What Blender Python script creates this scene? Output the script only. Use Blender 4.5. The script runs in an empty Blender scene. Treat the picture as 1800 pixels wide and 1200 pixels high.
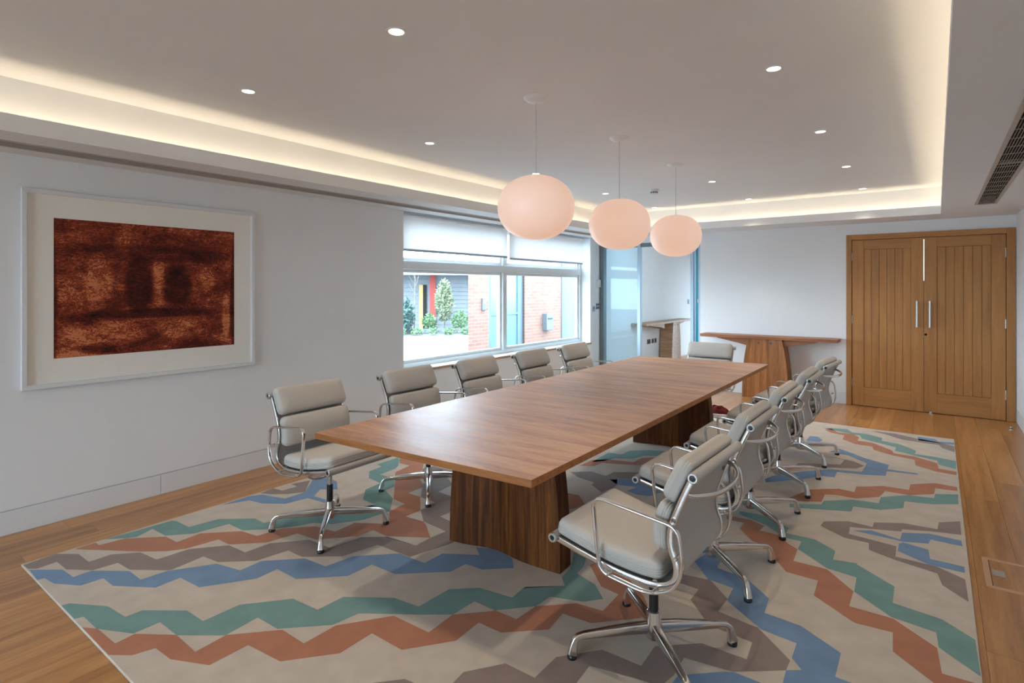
import bpy, bmesh, math, random
from math import sin, cos, pi, radians, sqrt
from mathutils import Vector, Matrix

random.seed(7)
SC = bpy.context.scene
COL = SC.collection

# ------------------------------------------------------------------ camera, world, exposure
cam_d = bpy.data.cameras.new('camera')
cam_d.sensor_width = 36.0
cam_d.lens = 992.4 / 1800 * 36.0
cam_d.shift_y = -(600 - 506.35) / 1800
cam_d.clip_start = 0.05
cam_d.clip_end = 200
cam = bpy.data.objects.new('camera', cam_d)
COL.objects.link(cam)
cam.location = (0, 0, 1.459)
cam.rotation_euler = (radians(90), 0, 0.64444)
SC.camera = cam

world = bpy.data.worlds.new('world')
SC.world = world
world.use_nodes = True
wn = world.node_tree
wn.nodes.clear()
wo = wn.nodes.new('ShaderNodeOutputWorld')
wb = wn.nodes.new('ShaderNodeBackground')
wb.inputs['Color'].default_value = (0.60, 0.80, 1.0, 1)      # even, bright overcast sky
wb.inputs['Strength'].default_value = SKY_STRENGTH = 10.5
wn.links.new(wb.outputs[0], wo.inputs[0])

vs = SC.view_settings
vs.view_transform = 'Standard'
vs.look = 'None'
vs.gamma = 1.0
vs.use_curve_mapping = False
vs.exposure = 0.52
SC.cycles.use_denoising = True
SC.cycles.max_bounces = 10
SC.cycles.diffuse_bounces = 5
SC.cycles.glossy_bounces = 4
SC.cycles.transparent_max_bounces = 12
SC.cycles.caustics_reflective = False
SC.cycles.caustics_refractive = False
SC.cycles.sample_clamp_indirect = 6.0

# light strengths
LED = 9.8            # warm strip in the ceiling cove
SPOT = 18.0           # each recessed downlight (watt)
GLOBE = 0.36          # opal pendant globes


def portal(name, loc, rot, sx, sy):
    d = bpy.data.lights.new(name, 'AREA')
    d.shape = 'RECTANGLE'
    d.size, d.size_y = sx, sy
    d.cycles.is_portal = True
    o = bpy.data.objects.new(name, d)
    o.location = loc
    o.rotation_euler = rot
    COL.objects.link(o)
    return o


# daylight portals in the window openings
portal('daylight_portal_side', (-4.66, 5.945, 1.43), (0, radians(-90), 0), 1.64, 3.9)
portal('daylight_portal_rear', (-2.25, -4.47, 1.15), (radians(90), 0, 0), 3.1, 2.2)

# ------------------------------------------------------------------ room dimensions (metres)
XL, XR, YF, YB = -4.39, 0.70, 8.216, -4.4
ZS, ZC = 2.26, 2.573          # soffit underside, raised ceiling
LX0, LX1, LY0, LY1 = -3.784, 0.038, -3.82, 7.635     # inner edge of the cove lip
YA = 13.6                      # end of the adjoining room
WY0, WY1, WZ0, WZ1 = 3.98, 7.91, 0.60, 2.26          # window opening
RUG_T = 0.012


# ------------------------------------------------------------------ helpers
class MB:
    """collects geometry for one mesh object"""
    def __init__(self):
        self.v, self.f, self.m = [], [], []

    def add(self, verts, faces, mi=0):
        n = len(self.v)
        self.v += [tuple(p) for p in verts]
        self.f += [tuple(i + n for i in q) for q in faces]
        self.m += [mi] * len(faces)
        return self

    def box(self, x0, x1, y0, y1, z0, z1, mi=0, c=0.0):
        if c <= 0:
            v = [(x, y, z) for z in (z0, z1) for y in (y0, y1) for x in (x0, x1)]
            f = [(0, 2, 3, 1), (4, 5, 7, 6), (0, 1, 5, 4), (2, 6, 7, 3), (0, 4, 6, 2), (1, 3, 7, 5)]
            return self.add(v, f, mi)
        bm = bmesh.new()
        bmesh.ops.create_cube(bm, size=1.0)
        for q in bm.verts:
            q.co = Vector(((x0 + x1) / 2 + q.co.x * (x1 - x0), (y0 + y1) / 2 + q.co.y * (y1 - y0), (z0 + z1) / 2 + q.co.z * (z1 - z0)))
        bmesh.ops.bevel(bm, geom=list(bm.edges), offset=c, segments=2 if c > 0.004 else 1, affect='EDGES', profile=0.5)
        bm.verts.index_update()
        self.add([q.co[:] for q in bm.verts], [[w.index for w in fc.verts] for fc in bm.faces], mi)
        bm.free()
        return self

    def quad(self, a, b, c, d, mi=0):
        return self.add([a, b, c, d], [(0, 1, 2, 3)], mi)

    def lathe(self, prof, seg=24, center=(0, 0, 0), axis='z', mi=0, cap=True):
        """prof: list of (r, h)"""
        vs_, fs = [], []
        n = len(prof)
        for r, h in prof:
            for k in range(seg):
                a = 2 * pi * k / seg
                p = (r * cos(a), r * sin(a), h)
                if axis == 'y':
                    p = (p[0], p[2], p[1])
                elif axis == 'x':
                    p = (p[2], p[0], p[1])
                vs_.append((p[0] + center[0], p[1] + center[1], p[2] + center[2]))
        for i in range(n - 1):
            for k in range(seg):
                k2 = (k + 1) % seg
                fs.append((i * seg + k, i * seg + k2, (i + 1) * seg + k2, (i + 1) * seg + k))
        if cap:
            if prof[0][0] > 1e-4:
                fs.append(tuple(range(seg - 1, -1, -1)))
            if prof[-1][0] > 1e-4:
                fs.append(tuple((n - 1) * seg + k for k in range(seg)))
        return self.add(vs_, fs, mi)

    def sweep(self, path, sec, closed=False, side=None, mi=0, scale=None, cap=True):
        """sweep closed 2-D section (a, b) along path; side = fixed side vector or None"""
        P = [Vector(p) for p in path]
        n, m = len(P), len(sec)
        prev = None
        vs_, fs = [], []
        for i, p in enumerate(P):
            if closed:
                t = (P[(i + 1) % n] - P[i - 1]).normalized()
            else:
                t = (P[min(i + 1, n - 1)] - P[max(i - 1, 0)]).normalized()
            if side is not None:
                s = Vector(side)
                s = (s - t * s.dot(t)).normalized()
            else:
                if prev is None:
                    ref = Vector((0, 0, 1)) if abs(t.z) < 0.9 else Vector((1, 0, 0))
                    s = (ref - t * ref.dot(t)).normalized()
                else:
                    s = (prev - t * prev.dot(t)).normalized()
                prev = s
            nn = t.cross(s)
            k = scale[i] if scale else (1, 1)
            for a, b in sec:
                vs_.append(p + s * (a * k[0]) + nn * (b * k[1]))
        for i in range(n if closed else n - 1):
            j = (i + 1) % n
            for q in range(m):
                r = (q + 1) % m
                fs.append((i * m + q, i * m + r, j * m + r, j * m + q))
        if not closed and cap:
            fs.append(tuple(range(m - 1, -1, -1)))
            fs.append(tuple((n - 1) * m + q for q in range(m)))
        return self.add(vs_, fs, mi)

    def tube(self, path, r, seg=8, closed=False, mi=0):
        return self.sweep(path, ring(r, r, seg), closed, None, mi)

    def prism(self, poly, z0, z1, mi=0):
        n = len(poly)
        v = [(x, y, z0) for x, y in poly] + [(x, y, z1) for x, y in poly]
        f = [tuple(range(n - 1, -1, -1)), tuple(range(n, 2 * n))]
        f += [(i, (i + 1) % n, (i + 1) % n + n, i + n) for i in range(n)]
        return self.add(v, f, mi)

    def mesh(self, name, mats, smooth=False, angle=None):
        me = bpy.data.meshes.new(name)
        me.from_pydata(self.v, [], self.f)
        bm = bmesh.new()
        bm.from_mesh(me)
        bmesh.ops.recalc_face_normals(bm, faces=list(bm.faces))
        bm.to_mesh(me)
        bm.free()
        for m_ in (mats if isinstance(mats, (list, tuple)) else [mats]):
            me.materials.append(m_)
        if len(self.m) == len(me.polygons):
            me.polygons.foreach_set('material_index', self.m)
        if smooth:
            me.polygons.foreach_set('use_smooth', [True] * len(me.polygons))
            if angle:
                me.set_sharp_from_angle(angle=radians(angle))
        me.update()
        return me

    def obj(self, name, mats, parent=None, smooth=False, angle=40, loc=None):
        me = self.mesh(name, mats, smooth, angle if smooth else None)
        return link(name, me, parent, loc)


def link(name, me, parent=None, loc=None):
    o = bpy.data.objects.new(name, me)
    COL.objects.link(o)
    if parent is not None:
        o.parent = parent
    if loc is not None:
        o.location = loc
    return o


def ring(a, b, seg=8, ph=0.0):
    return [(a * cos(2 * pi * k / seg + ph), b * sin(2 * pi * k / seg + ph)) for k in range(seg)]


def rrect(a, b, r, n=2):
    """rounded rectangle half sizes a, b"""
    out = []
    for cx, cy, s in ((a - r, b - r, 0), (-a + r, b - r, pi / 2), (-a + r, -b + r, pi), (a - r, -b + r, 1.5 * pi)):
        for k in range(n + 1):
            t = s + pi / 2 * k / n
            out.append((cx + r * cos(t), cy + r * sin(t)))
    return out


def spline(pts, n=6, closed=False):
    """Catmull-Rom through pts"""
    P = [Vector(p) for p in pts]
    N = len(P)
    out = []
    for i in range(N if closed else N - 1):
        p1, p2 = P[i], P[(i + 1) % N]
        p0 = P[i - 1] if (closed or i > 0) else p1 * 2 - p2
        p3 = P[(i + 2) % N] if (closed or i + 2 < N) else p2 * 2 - p1
        for k in range(n):
            t = k / n
            out.append(0.5 * ((2 * p1) + (p2 - p0) * t + (2 * p0 - 5 * p1 + 4 * p2 - p3) * t * t + (3 * p1 - p0 - 3 * p2 + p3) * t ** 3))
    if not closed:
        out.append(P[-1])
    return out


def fillet(pts, r, n=5, closed=True):
    """round the corners of a polygon path"""
    P = [Vector(p) for p in pts]
    N = len(P)
    out = []
    for i in range(N):
        if not closed and i in (0, N - 1):
            out.append(P[i])
            continue
        a, b, c = P[i - 1], P[i], P[(i + 1) % N]
        rr = r[i] if isinstance(r, (list, tuple)) else r
        u, w = (a - b), (c - b)
        d = min(rr, u.length * 0.49, w.length * 0.49)
        p0, p1 = b + u.normalized() * d, b + w.normalized() * d
        for k in range(n + 1):
            t = k / n
            out.append(p0 * (1 - t) ** 2 + b * 2 * t * (1 - t) + p1 * t * t)
    return out


def thing(name, label, cat, loc=(0, 0, 0), rz=0.0, group=None, kind=None):
    o = bpy.data.objects.new(name, None)
    COL.objects.link(o)
    o.empty_display_size = 0.1
    o.location = loc
    o.rotation_euler = (0, 0, rz)
    return tag(o, label, cat, group, kind)


def tag(o, label=None, cat=None, group=None, kind=None):
    if label:
        o['label'] = label
    if cat:
        o['category'] = cat
    if group:
        o['group'] = group
    if kind:
        o['kind'] = kind
    return o


def struct(o, label=None, cat=None):
    return tag(o, label, cat, None, 'structure')


def copy_tree(o, parent=None):
    c = o.copy()
    COL.objects.link(c)
    c.parent = parent
    for ch in list(o.children):
        copy_tree(ch, c)
    return c


# ------------------------------------------------------------------ materials
def srgb(r, g, b):
    f = lambda c: (c / 255 / 12.92) if c / 255 <= 0.04045 else ((c / 255 + 0.055) / 1.055) ** 2.4
    return (f(r), f(g), f(b), 1)


def new_mat(name):
    m = bpy.data.materials.new(name)
    m.use_nodes = True
    nt = m.node_tree
    return m, nt, nt.nodes['Principled BSDF']


def N(nt, t, **kw):
    n = nt.nodes.new(t)
    for k, v in kw.items():
        setattr(n, k, v)
    return n


def ramp(nt, stops):
    r = N(nt, 'ShaderNodeValToRGB')
    el = r.color_ramp.elements
    while len(el) < len(stops):
        el.new(0.5)
    for e, (p, c) in zip(el, stops):
        e.position = p
        e.color = c
    return r


def simple(name, col, rough=0.5, metal=0.0, noise=0.0, scale=40, bump=0.0, spec=0.5, sheen=0.0, coat=0.0):
    m, nt, b = new_mat(name)
    b.inputs['Roughness'].default_value = rough
    b.inputs['Metallic'].default_value = metal
    b.inputs['Specular IOR Level'].default_value = spec
    if coat:
        b.inputs['Coat Weight'].default_value = coat
        b.inputs['Coat Roughness'].default_value = 0.12
    tc = N(nt, 'ShaderNodeTexCoord')
    nz = N(nt, 'ShaderNodeTexNoise')
    nz.inputs['Scale'].default_value = scale
    nz.inputs['Detail'].default_value = 4
    nt.links.new(tc.outputs['Object'], nz.inputs['Vector'])
    k = noise
    r = ramp(nt, [(0.3, tuple(c * (1 - k) for c in col[:3]) + (1,)), (0.7, tuple(min(1, c * (1 + k)) for c in col[:3]) + (1,))])
    nt.links.new(nz.outputs['Fac'], r.inputs['Fac'])
    nt.links.new(r.outputs['Color'], b.inputs['Base Color'])
    if bump:
        bp = N(nt, 'ShaderNodeBump')
        bp.inputs['Strength'].default_value = bump
        bp.inputs['Distance'].default_value = 0.002
        nt.links.new(nz.outputs['Fac'], bp.inputs['Height'])
        nt.links.new(bp.outputs[0], b.inputs['Normal'])
    return m


def wood(name, cols, grain='y', rough=0.4, stretch=14.0, scale=1.6, vary=0.18, coat=0.0, knots=True, bump=0.08, spec=0.5, strip=None):
    """procedural timber: streaks along the grain axis, growth-ring figure, per-piece tint"""
    m, nt, b = new_mat(name)
    b.inputs['Roughness'].default_value = rough
    b.inputs['Specular IOR Level'].default_value = spec
    if coat:
        b.inputs['Coat Weight'].default_value = coat
        b.inputs['Coat Roughness'].default_value = 0.2
    L = nt.links.new
    tc = N(nt, 'ShaderNodeTexCoord')
    oi = N(nt, 'ShaderNodeObjectInfo')
    mul = N(nt, 'ShaderNodeVectorMath', operation='SCALE')
    mul.inputs[0].default_value = (37.0, 53.0, 29.0)
    L(oi.outputs['Random'], mul.inputs['Scale'])
    add = N(nt, 'ShaderNodeVectorMath', operation='ADD')
    L(tc.outputs['Object'], add.inputs[0])
    L(mul.outputs[0], add.inputs[1])
    mp = N(nt, 'ShaderNodeMapping')
    s = [stretch, stretch, stretch]
    s['xyz'.index(grain)] = 1.0
    mp.inputs['Scale'].default_value = s
    L(add.outputs[0], mp.inputs['Vector'])
    n1 = N(nt, 'ShaderNodeTexNoise')
    n1.inputs['Scale'].default_value = scale
    n1.inputs['Detail'].default_value = 6
    n1.inputs['Roughness'].default_value = 0.6
    n1.inputs['Distortion'].default_value = 0.35
    L(mp.outputs[0], n1.inputs['Vector'])
    n2 = N(nt, 'ShaderNodeTexNoise')
    n2.inputs['Scale'].default_value = scale * 9
    n2.inputs['Detail'].default_value = 3
    L(mp.outputs[0], n2.inputs['Vector'])
    mx = N(nt, 'ShaderNodeMath', operation='MULTIPLY_ADD')
    L(n2.outputs['Fac'], mx.inputs[0])
    mx.inputs[1].default_value = 0.28
    L(n1.outputs['Fac'], mx.inputs[2])
    sb = N(nt, 'ShaderNodeMath', operation='SUBTRACT')
    L(mx.outputs[0], sb.inputs[0])
    sb.inputs[1].default_value = 0.14
    fac = sb
    if strip:            # glued staves: (axis, width)
        ax, wd = strip
        sp = N(nt, 'ShaderNodeSeparateXYZ')
        L(tc.outputs['Object'], sp.inputs[0])
        dv = N(nt, 'ShaderNodeMath', operation='DIVIDE')
        L(sp.outputs['xyz'.index(ax)], dv.inputs[0])
        dv.inputs[1].default_value = wd
        fl = N(nt, 'ShaderNodeMath', operation='FLOOR')
        L(dv.outputs[0], fl.inputs[0])
        wnz = N(nt, 'ShaderNodeTexWhiteNoise', noise_dimensions='1D')
        L(fl.outputs[0], wnz.inputs['W'])
        ma = N(nt, 'ShaderNodeMath', operation='MULTIPLY_ADD')
        L(wnz.outputs['Value'], ma.inputs[0])
        ma.inputs[1].default_value = 0.15
        L(sb.outputs[0], ma.inputs[2])
        sb2 = N(nt, 'ShaderNodeMath', operation='SUBTRACT')
        L(ma.outputs[0], sb2.inputs[0])
        sb2.inputs[1].default_value = 0.075
        fac = sb2
    rp = ramp(nt, [(0.28, cols[0]), (0.5, cols[1]), (0.74, cols[2])])
    L(fac.outputs[0], rp.inputs['Fac'])
    hs = N(nt, 'ShaderNodeHueSaturation')
    mr = N(nt, 'ShaderNodeMapRange')
    L(oi.outputs['Random'], mr.inputs['Value'])
    mr.inputs['To Min'].default_value = 1 - vary
    mr.inputs['To Max'].default_value = 1 + vary
    L(mr.outputs[0], hs.inputs['Value'])
    L(rp.outputs['Color'], hs.inputs['Color'])
    out = hs.outputs['Color']
    if knots:
        mp2 = N(nt, 'ShaderNodeMapping')
        s2 = [5.5, 5.5, 5.5]
        s2['xyz'.index(grain)] = 1.7
        mp2.inputs['Scale'].default_value = s2
        L(add.outputs[0], mp2.inputs['Vector'])
        vo = N(nt, 'ShaderNodeTexVoronoi')
        vo.inputs['Scale'].default_value = 1.0
        L(mp2.outputs[0], vo.inputs['Vector'])
        kr = ramp(nt, [(0.0, (1, 1, 1, 1)), (0.07, (0, 0, 0, 1))])
        L(vo.outputs['Distance'], kr.inputs['Fac'])
        mix = N(nt, 'ShaderNodeMix', data_type='RGBA')
        L(kr.outputs['Color'], mix.inputs['Factor'])
        L(out, mix.inputs['A'])
        mix.inputs['B'].default_value = tuple(c * 0.35 for c in cols[0][:3]) + (1,)
        out = mix.outputs['Result']
    L(out, b.inputs['Base Color'])
    bp = N(nt, 'ShaderNodeBump')
    bp.inputs['Strength'].default_value = bump
    bp.inputs['Distance'].default_value = 0.001
    L(n2.outputs['Fac'], bp.inputs['Height'])
    L(bp.outputs[0], b.inputs['Normal'])
    rr = N(nt, 'ShaderNodeMapRange')
    L(n1.outputs['Fac'], rr.inputs['Value'])
    rr.inputs['To Min'].default_value = max(0.05, rough - 0.07)
    rr.inputs['To Max'].default_value = rough + 0.1
    L(rr.outputs[0], b.inputs['Roughness'])
    return m


def emit(name, col, strength):
    m, nt, b = new_mat(name)
    b.inputs['Base Color'].default_value = (0.8, 0.8, 0.8, 1)
    b.inputs['Emission Color'].default_value = col
    b.inputs['Emission Strength'].default_value = strength
    return m


def pane(name, tint=(1, 1, 1, 1), refl=1.0, rough=0.0):
    """thin architectural glass: clear, with fresnel reflection"""
    m = bpy.data.materials.new(name)
    m.use_nodes = True
    nt = m.node_tree
    nt.nodes.clear()
    o = N(nt, 'ShaderNodeOutputMaterial')
    mix = N(nt, 'ShaderNodeMixShader')
    tr = N(nt, 'ShaderNodeBsdfTransparent')
    tr.inputs['Color'].default_value = tint
    gl = N(nt, 'ShaderNodeBsdfGlossy')
    gl.inputs['Roughness'].default_value = rough
    lw = N(nt, 'ShaderNodeLayerWeight')
    lw.inputs['Blend'].default_value = 0.5
    pw = N(nt, 'ShaderNodeMath', operation='POWER')
    nt.links.new(lw.outputs['Facing'], pw.inputs[0])
    pw.inputs[1].default_value = 5.0
    ml = N(nt, 'ShaderNodeMath', operation='MULTIPLY_ADD')
    nt.links.new(pw.outputs[0], ml.inputs[0])
    ml.inputs[1].default_value = 0.9 * refl
    ml.inputs[2].default_value = 0.04 * refl
    nt.links.new(ml.outputs[0], mix.inputs[0])
    nt.links.new(tr.outputs[0], mix.inputs[1])
    nt.links.new(gl.outputs[0], mix.inputs[2])
    nt.links.new(mix.outputs[0], o.inputs[0])
    return m


def cloth_translucent(name, col, trans=0.45):
    m = bpy.data.materials.new(name)
    m.use_nodes = True
    nt = m.node_tree
    nt.nodes.clear()
    o = N(nt, 'ShaderNodeOutputMaterial')
    mix = N(nt, 'ShaderNodeMixShader')
    d = N(nt, 'ShaderNodeBsdfDiffuse')
    t = N(nt, 'ShaderNodeBsdfTranslucent')
    nz = N(nt, 'ShaderNodeTexNoise')
    nz.inputs['Scale'].default_value = 300
    r = ramp(nt, [(0.3, tuple(c * 0.97 for c in col[:3]) + (1,)), (0.7, col)])
    nt.links.new(nz.outputs['Fac'], r.inputs['Fac'])
    nt.links.new(r.outputs[0], d.inputs['Color'])
    nt.links.new(r.outputs[0], t.inputs['Color'])
    mix.inputs[0].default_value = trans
    nt.links.new(d.outputs[0], mix.inputs[1])
    nt.links.new(t.outputs[0], mix.inputs[2])
    nt.links.new(mix.outputs[0], o.inputs[0])
    return m


M = {}
M['plaster'] = simple('white_plaster', (0.84, 0.84, 0.84, 1), 0.75, noise=0.012, scale=3, bump=0.03, spec=0.25)
M['ceiling'] = simple('ceiling_paint', (0.84, 0.84, 0.84, 1), 0.8, noise=0.01, scale=3, spec=0.2)
M['gap'] = simple('dark_gap', (0.10, 0.095, 0.09, 1), 0.9)
M['skirting'] = simple('skirting_paint', (0.78, 0.78, 0.79, 1), 0.45, noise=0.01)
M['oak'] = wood('oak_floor', [srgb(158, 108, 62), srgb(184, 132, 80), srgb(204, 152, 98)], 'y', 0.30, 16, 1.3, 0.15, spec=0.6)
M['oak_door'] = wood('oak_door', [srgb(162, 108, 54), srgb(178, 122, 64), srgb(190, 134, 74)], 'z', 0.5, 13, 1.7, 0.05, knots=False)
M['oak_rail'] = wood('oak_door_rail', [srgb(162, 108, 54), srgb(178, 122, 64), srgb(190, 134, 74)], 'x', 0.5, 13, 1.7, 0.05, knots=False)
M['table'] = wood('table_top_wood', [srgb(156, 108, 72), srgb(190, 138, 98), srgb(210, 164, 126)], 'x', 0.39, 5.5, 3.2, 0.0, coat=0.0, knots=False, bump=0.03, strip=('y', 0.118), spec=0.8)
M['edge'] = wood('table_edge_wood', [srgb(130, 78, 36), srgb(164, 102, 52), srgb(180, 122, 68)], 'x', 0.4, 14, 2.0, 0.0, knots=False)
M['stave'] = wood('stave_wood', [srgb(60, 29, 7), srgb(98, 53, 18), srgb(136, 84, 36)], 'z', 0.5, 16, 1.6, 0.26, knots=False, spec=0.2)
M['stave_c'] = wood('console_stave_wood', [srgb(124, 72, 32), srgb(158, 100, 52), srgb(182, 126, 76)], 'z', 0.45, 16, 1.6, 0.24, knots=False)
M['console'] = wood('console_wood', [srgb(118, 66, 32), srgb(152, 92, 52), srgb(176, 116, 72)], 'x', 0.4, 14, 1.8, 0.05, knots=False)
M['lit_wood'] = wood('lit_console_wood', [srgb(150, 108, 76), srgb(180, 138, 104), srgb(200, 160, 126)], 'y', 0.45, 14, 1.8, 0.05, knots=False)  # console wood with bright daylight and glass put into a paler colour
M['sill'] = wood('sill_wood', [srgb(150, 108, 70), srgb(178, 134, 94), srgb(196, 154, 114)], 'y', 0.45, 14, 1.8, 0.0, knots=False)
M['chrome'] = simple('polished_aluminium', (0.74, 0.73, 0.72, 1), 0.13, 1.0, noise=0.02)
M['fabric'] = simple('pad_fabric', srgb(196, 191, 184), 0.75, noise=0.05, scale=300, bump=0.12, spec=0.25)
M['sling'] = simple('sling_fabric', srgb(188, 184, 180), 0.7, noise=0.04, scale=400, bump=0.1, spec=0.25)
M['black'] = simple('black_plastic', (0.012, 0.012, 0.013, 1), 0.35)
M['steel'] = simple('brushed_steel', (0.55, 0.54, 0.52, 1), 0.42, 1.0, noise=0.03)
M['brass'] = simple('bronze_frame', srgb(200, 158, 122), 0.45, 0.0, noise=0.05)
M['white_pl'] = simple('white_plastic', (0.78, 0.78, 0.77, 1), 0.4)
M['frame_paint'] = simple('window_frame_paint', (0.74, 0.75, 0.74, 1), 0.4, noise=0.01)
M['grey_metal'] = simple('grey_metal', srgb(118, 128, 134), 0.4, 0.4)
M['pale_metal'] = simple('pale_metal', srgb(176, 192, 206), 0.4, 0.3)
M['glass'] = pane('window_glass', (0.97, 0.99, 0.985, 1), 0.8)
M['glass_blue'] = pane('partition_glass', (0.88, 0.96, 0.99, 1), 0.6, 0.02)
M['teal_edge'] = simple('glass_edge', srgb(40, 150, 172), 0.15, spec=0.8)
M['blind'] = cloth_translucent('blind_fabric', (0.93, 0.90, 0.88, 1), 0.46)
M['grille'] = simple('grille_paint', srgb(190, 180, 170), 0.5)
M['void'] = simple('duct_dark', (0.012, 0.011, 0.011, 1), 0.8)
M['led'] = emit('led_strip', (1.0, 0.82, 0.58, 1), LED)
M['lamp'] = emit('downlight_lamp', (1.0, 0.86, 0.68, 1), 9.0)
RUGC = {'cream': srgb(206, 193, 178), 'taupe': srgb(150, 132, 125), 'coral': srgb(184, 124, 94),
        'teal': srgb(122, 158, 152), 'blue': srgb(122, 150, 182)}


def rug_mat(name, col):
    m = simple('rug_' + name, col, 0.95, noise=0.07, scale=9, spec=0.1)
    nt = m.node_tree
    b = nt.nodes['Principled BSDF']
    n2 = N(nt, 'ShaderNodeTexNoise')
    n2.inputs['Scale'].default_value = 420
    tc = N(nt, 'ShaderNodeTexCoord')
    nt.links.new(tc.outputs['Object'], n2.inputs['Vector'])
    bp = N(nt, 'ShaderNodeBump')
    bp.inputs['Strength'].default_value = 0.35
    bp.inputs['Distance'].default_value = 0.003
    nt.links.new(n2.outputs['Fac'], bp.inputs['Height'])
    nt.links.new(bp.outputs[0], b.inputs['Normal'])
    b.inputs['Sheen Weight'].default_value = 0.15
    return m


for k_, c_ in RUGC.items():
    M['rug_' + k_] = rug_mat(k_, c_)

# ================================================================== THE SETTING
# floor: dark bed with separate oak planks running along the room
fl = struct(MB().box(XL - 0.1, XR + 0.1, YB - 0.1, YF + 0.1, -0.12, -0.016).obj('floor', M['gap']),
            'oak plank floor running the length of the room', 'floor')
PW = 0.182
row = 0
x = XL + 0.001
rnd = random.Random(3)
while x < XR - 0.01:
    x1 = min(x + PW, XR - 0.001)
    y = YB - rnd.uniform(0.2, 2.0)
    while y < YF + 0.1:
        ln = rnd.uniform(1.7, 2.4)
        y0, y1 = max(y, YB), min(y + ln, YF + 0.1)
        if y1 - y0 > 0.05:
            mb = MB().box(-(x1 - x) / 2 + 0.0006, (x1 - x) / 2 - 0.0006, -(y1 - y0) / 2 + 0.0006, (y1 - y0) / 2 - 0.0006, -0.016, 0.0, c=0.0)
            mb.obj('plank', M['oak'], fl, loc=((x + x1) / 2, (y0 + y1) / 2, 0))
        y += ln
    x = x1
    row += 1

# side wall with the window opening; shadow gap above the flush skirting
SG0, SG1 = 0.139, 0.146
TW = 0.27


def wall_y(name, x0, x1, y0, y1, holes, face, label, top=2.62):
    """wall slab parallel to y with rectangular holes [(ya, yb, za, zb)]"""
    mb = MB()
    cuts = sorted(holes)
    y = y0
    for ya, yb, za, zb in cuts:
        mb.box(x0, x1, y, ya, SG1, top)
        mb.box(x0, x1, ya, yb, SG1, za)
        if zb < top:
            mb.box(x0, x1, ya, yb, zb, top)
        y = yb
    mb.box(x0, x1, y, y1, SG1, top)
    if face > 0:
        mb.box(x0, x1 - 0.012, y0, y1, 0.0, SG1)
    else:
        mb.box(x0 + 0.012, x1, y0, y1, 0.0, SG1)
    return struct(mb.obj(name, M['plaster']), label, 'wall')


wl = wall_y('wall_left', XL - TW, XL, YB - 0.15, YF + 0.1, [(WY0, WY1, WZ0, WZ1)], 1, 'white plastered side wall with the wide window')
bl = struct(thing('baseboard_left', 'flush white skirting along the window wall', 'baseboard', (XL, 0, 0)))
for a, b_ in ((YB, -1.3), (-1.297, 1.7015), (1.7045, 4.70), (4.703, YF)):
    MB().box(-0.0118, 0, a, b_, 0, SG0, c=0.0008).obj('skirting_board', M['skirting'], bl)

wr = wall_y('wall_right', XR, XR + 0.15, YB - 0.15, YF + 0.1, [], -1, 'white plastered wall beside the double doors')
br = struct(thing('baseboard_right', 'flush white skirting beside the double doors', 'baseboard', (XR, 0, 0)))
for a, b_ in ((YB, 2.5), (2.503, YF)):
    MB().box(0, 0.0118, a, b_, 0, SG0, c=0.0008).obj('skirting_board', M['skirting'], br)

# far wall: glazed opening on the left, double doors on the right
GX = -2.746
DX0, DX1, DZ1 = -0.846, 0.615, 2.058
mb = MB()
mb.box(GX, DX0 - 0.02, YF, YF + 0.12, SG1, 2.62)
mb.box(GX, DX0 - 0.02, YF + 0.012, YF + 0.12, 0, SG1)
mb.box(DX0 - 0.02, DX1 + 0.02, YF, YF + 0.12, DZ1 + 0.02, 2.62)
mb.box(DX1 + 0.02, XR + 0.1, YF, YF + 0.12, 0, 2.62)
mb.box(XL - 0.1, GX, YF, YF + 0.12, 2.16, 2.62)
struct(mb.obj('wall_far', M['plaster']), 'white end wall behind the console table', 'wall')
bf = struct(thing('baseboard_far', 'flush white skirting below the console table', 'baseboard', (0, YF, 0)))
MB().box(GX, -0.906, 0, 0.0118, 0, SG0, c=0.0008).obj('skirting_board', M['skirting'], bf)

# rear wall behind the viewpoint with a wide window
mb = MB()
mb.box(XL - 0.27, -3.75, YB - 0.15, YB, 0, 2.62)
mb.box(-0.75, XR + 0.15, YB - 0.15, YB, 0, 2.62)
mb.box(-3.75, -0.75, YB - 0.15, YB, 2.24, 2.62)
struct(mb.obj('wall_back', M['plaster']), 'white rear wall round a tall glazed bay', 'wall')
w3 = struct(thing('window_3', 'tall rear glazing behind the viewpoint', 'window', (-2.25, YB - 0.08, 0.0)))
mb = MB()
for a in (-1.50, -0.53, 0.47, 1.44):
    mb.box(a, a + 0.06, -0.03, 0.03, 0.0, 2.24)
mb.box(-1.44, 1.44, -0.03, 0.03, 0, 0.06)
mb.box(-1.44, 1.44, -0.03, 0.03, 2.18, 2.24)
mb.obj('frame', M['frame_paint'], w3)
for a, b_ in ((-1.44, -0.53), (-0.47, 0.47), (0.53, 1.44)):
    MB().box(a, b_, -0.003, 0.003, 0.06, 2.18).obj('pane', M['glass'], w3)

# raised ceiling and the dropped soffit with its lit cove
struct(MB().box(XL - 0.3, XR + 0.3, YB - 0.2, YF + 0.15, ZC, ZC + 0.1).obj('ceiling', M['ceiling']), 'raised white ceiling field', 'ceiling')
BK = 0.135
mb = MB()
S1 = ZS + 0.02
GL0, GL1, GR0, GR1 = -4.19, -4.03, 0.300, 0.452
# left strip, split by the air grille slot
mb.box(XL, GL0, YB, YF, ZS, S1)
mb.box(GL1, LX0, YB, YF, ZS, S1)
mb.box(GL0, GL1, YB, -1.5, ZS, S1)
mb.box(GL0, GL1, 8.02, YF, ZS, S1)
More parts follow.
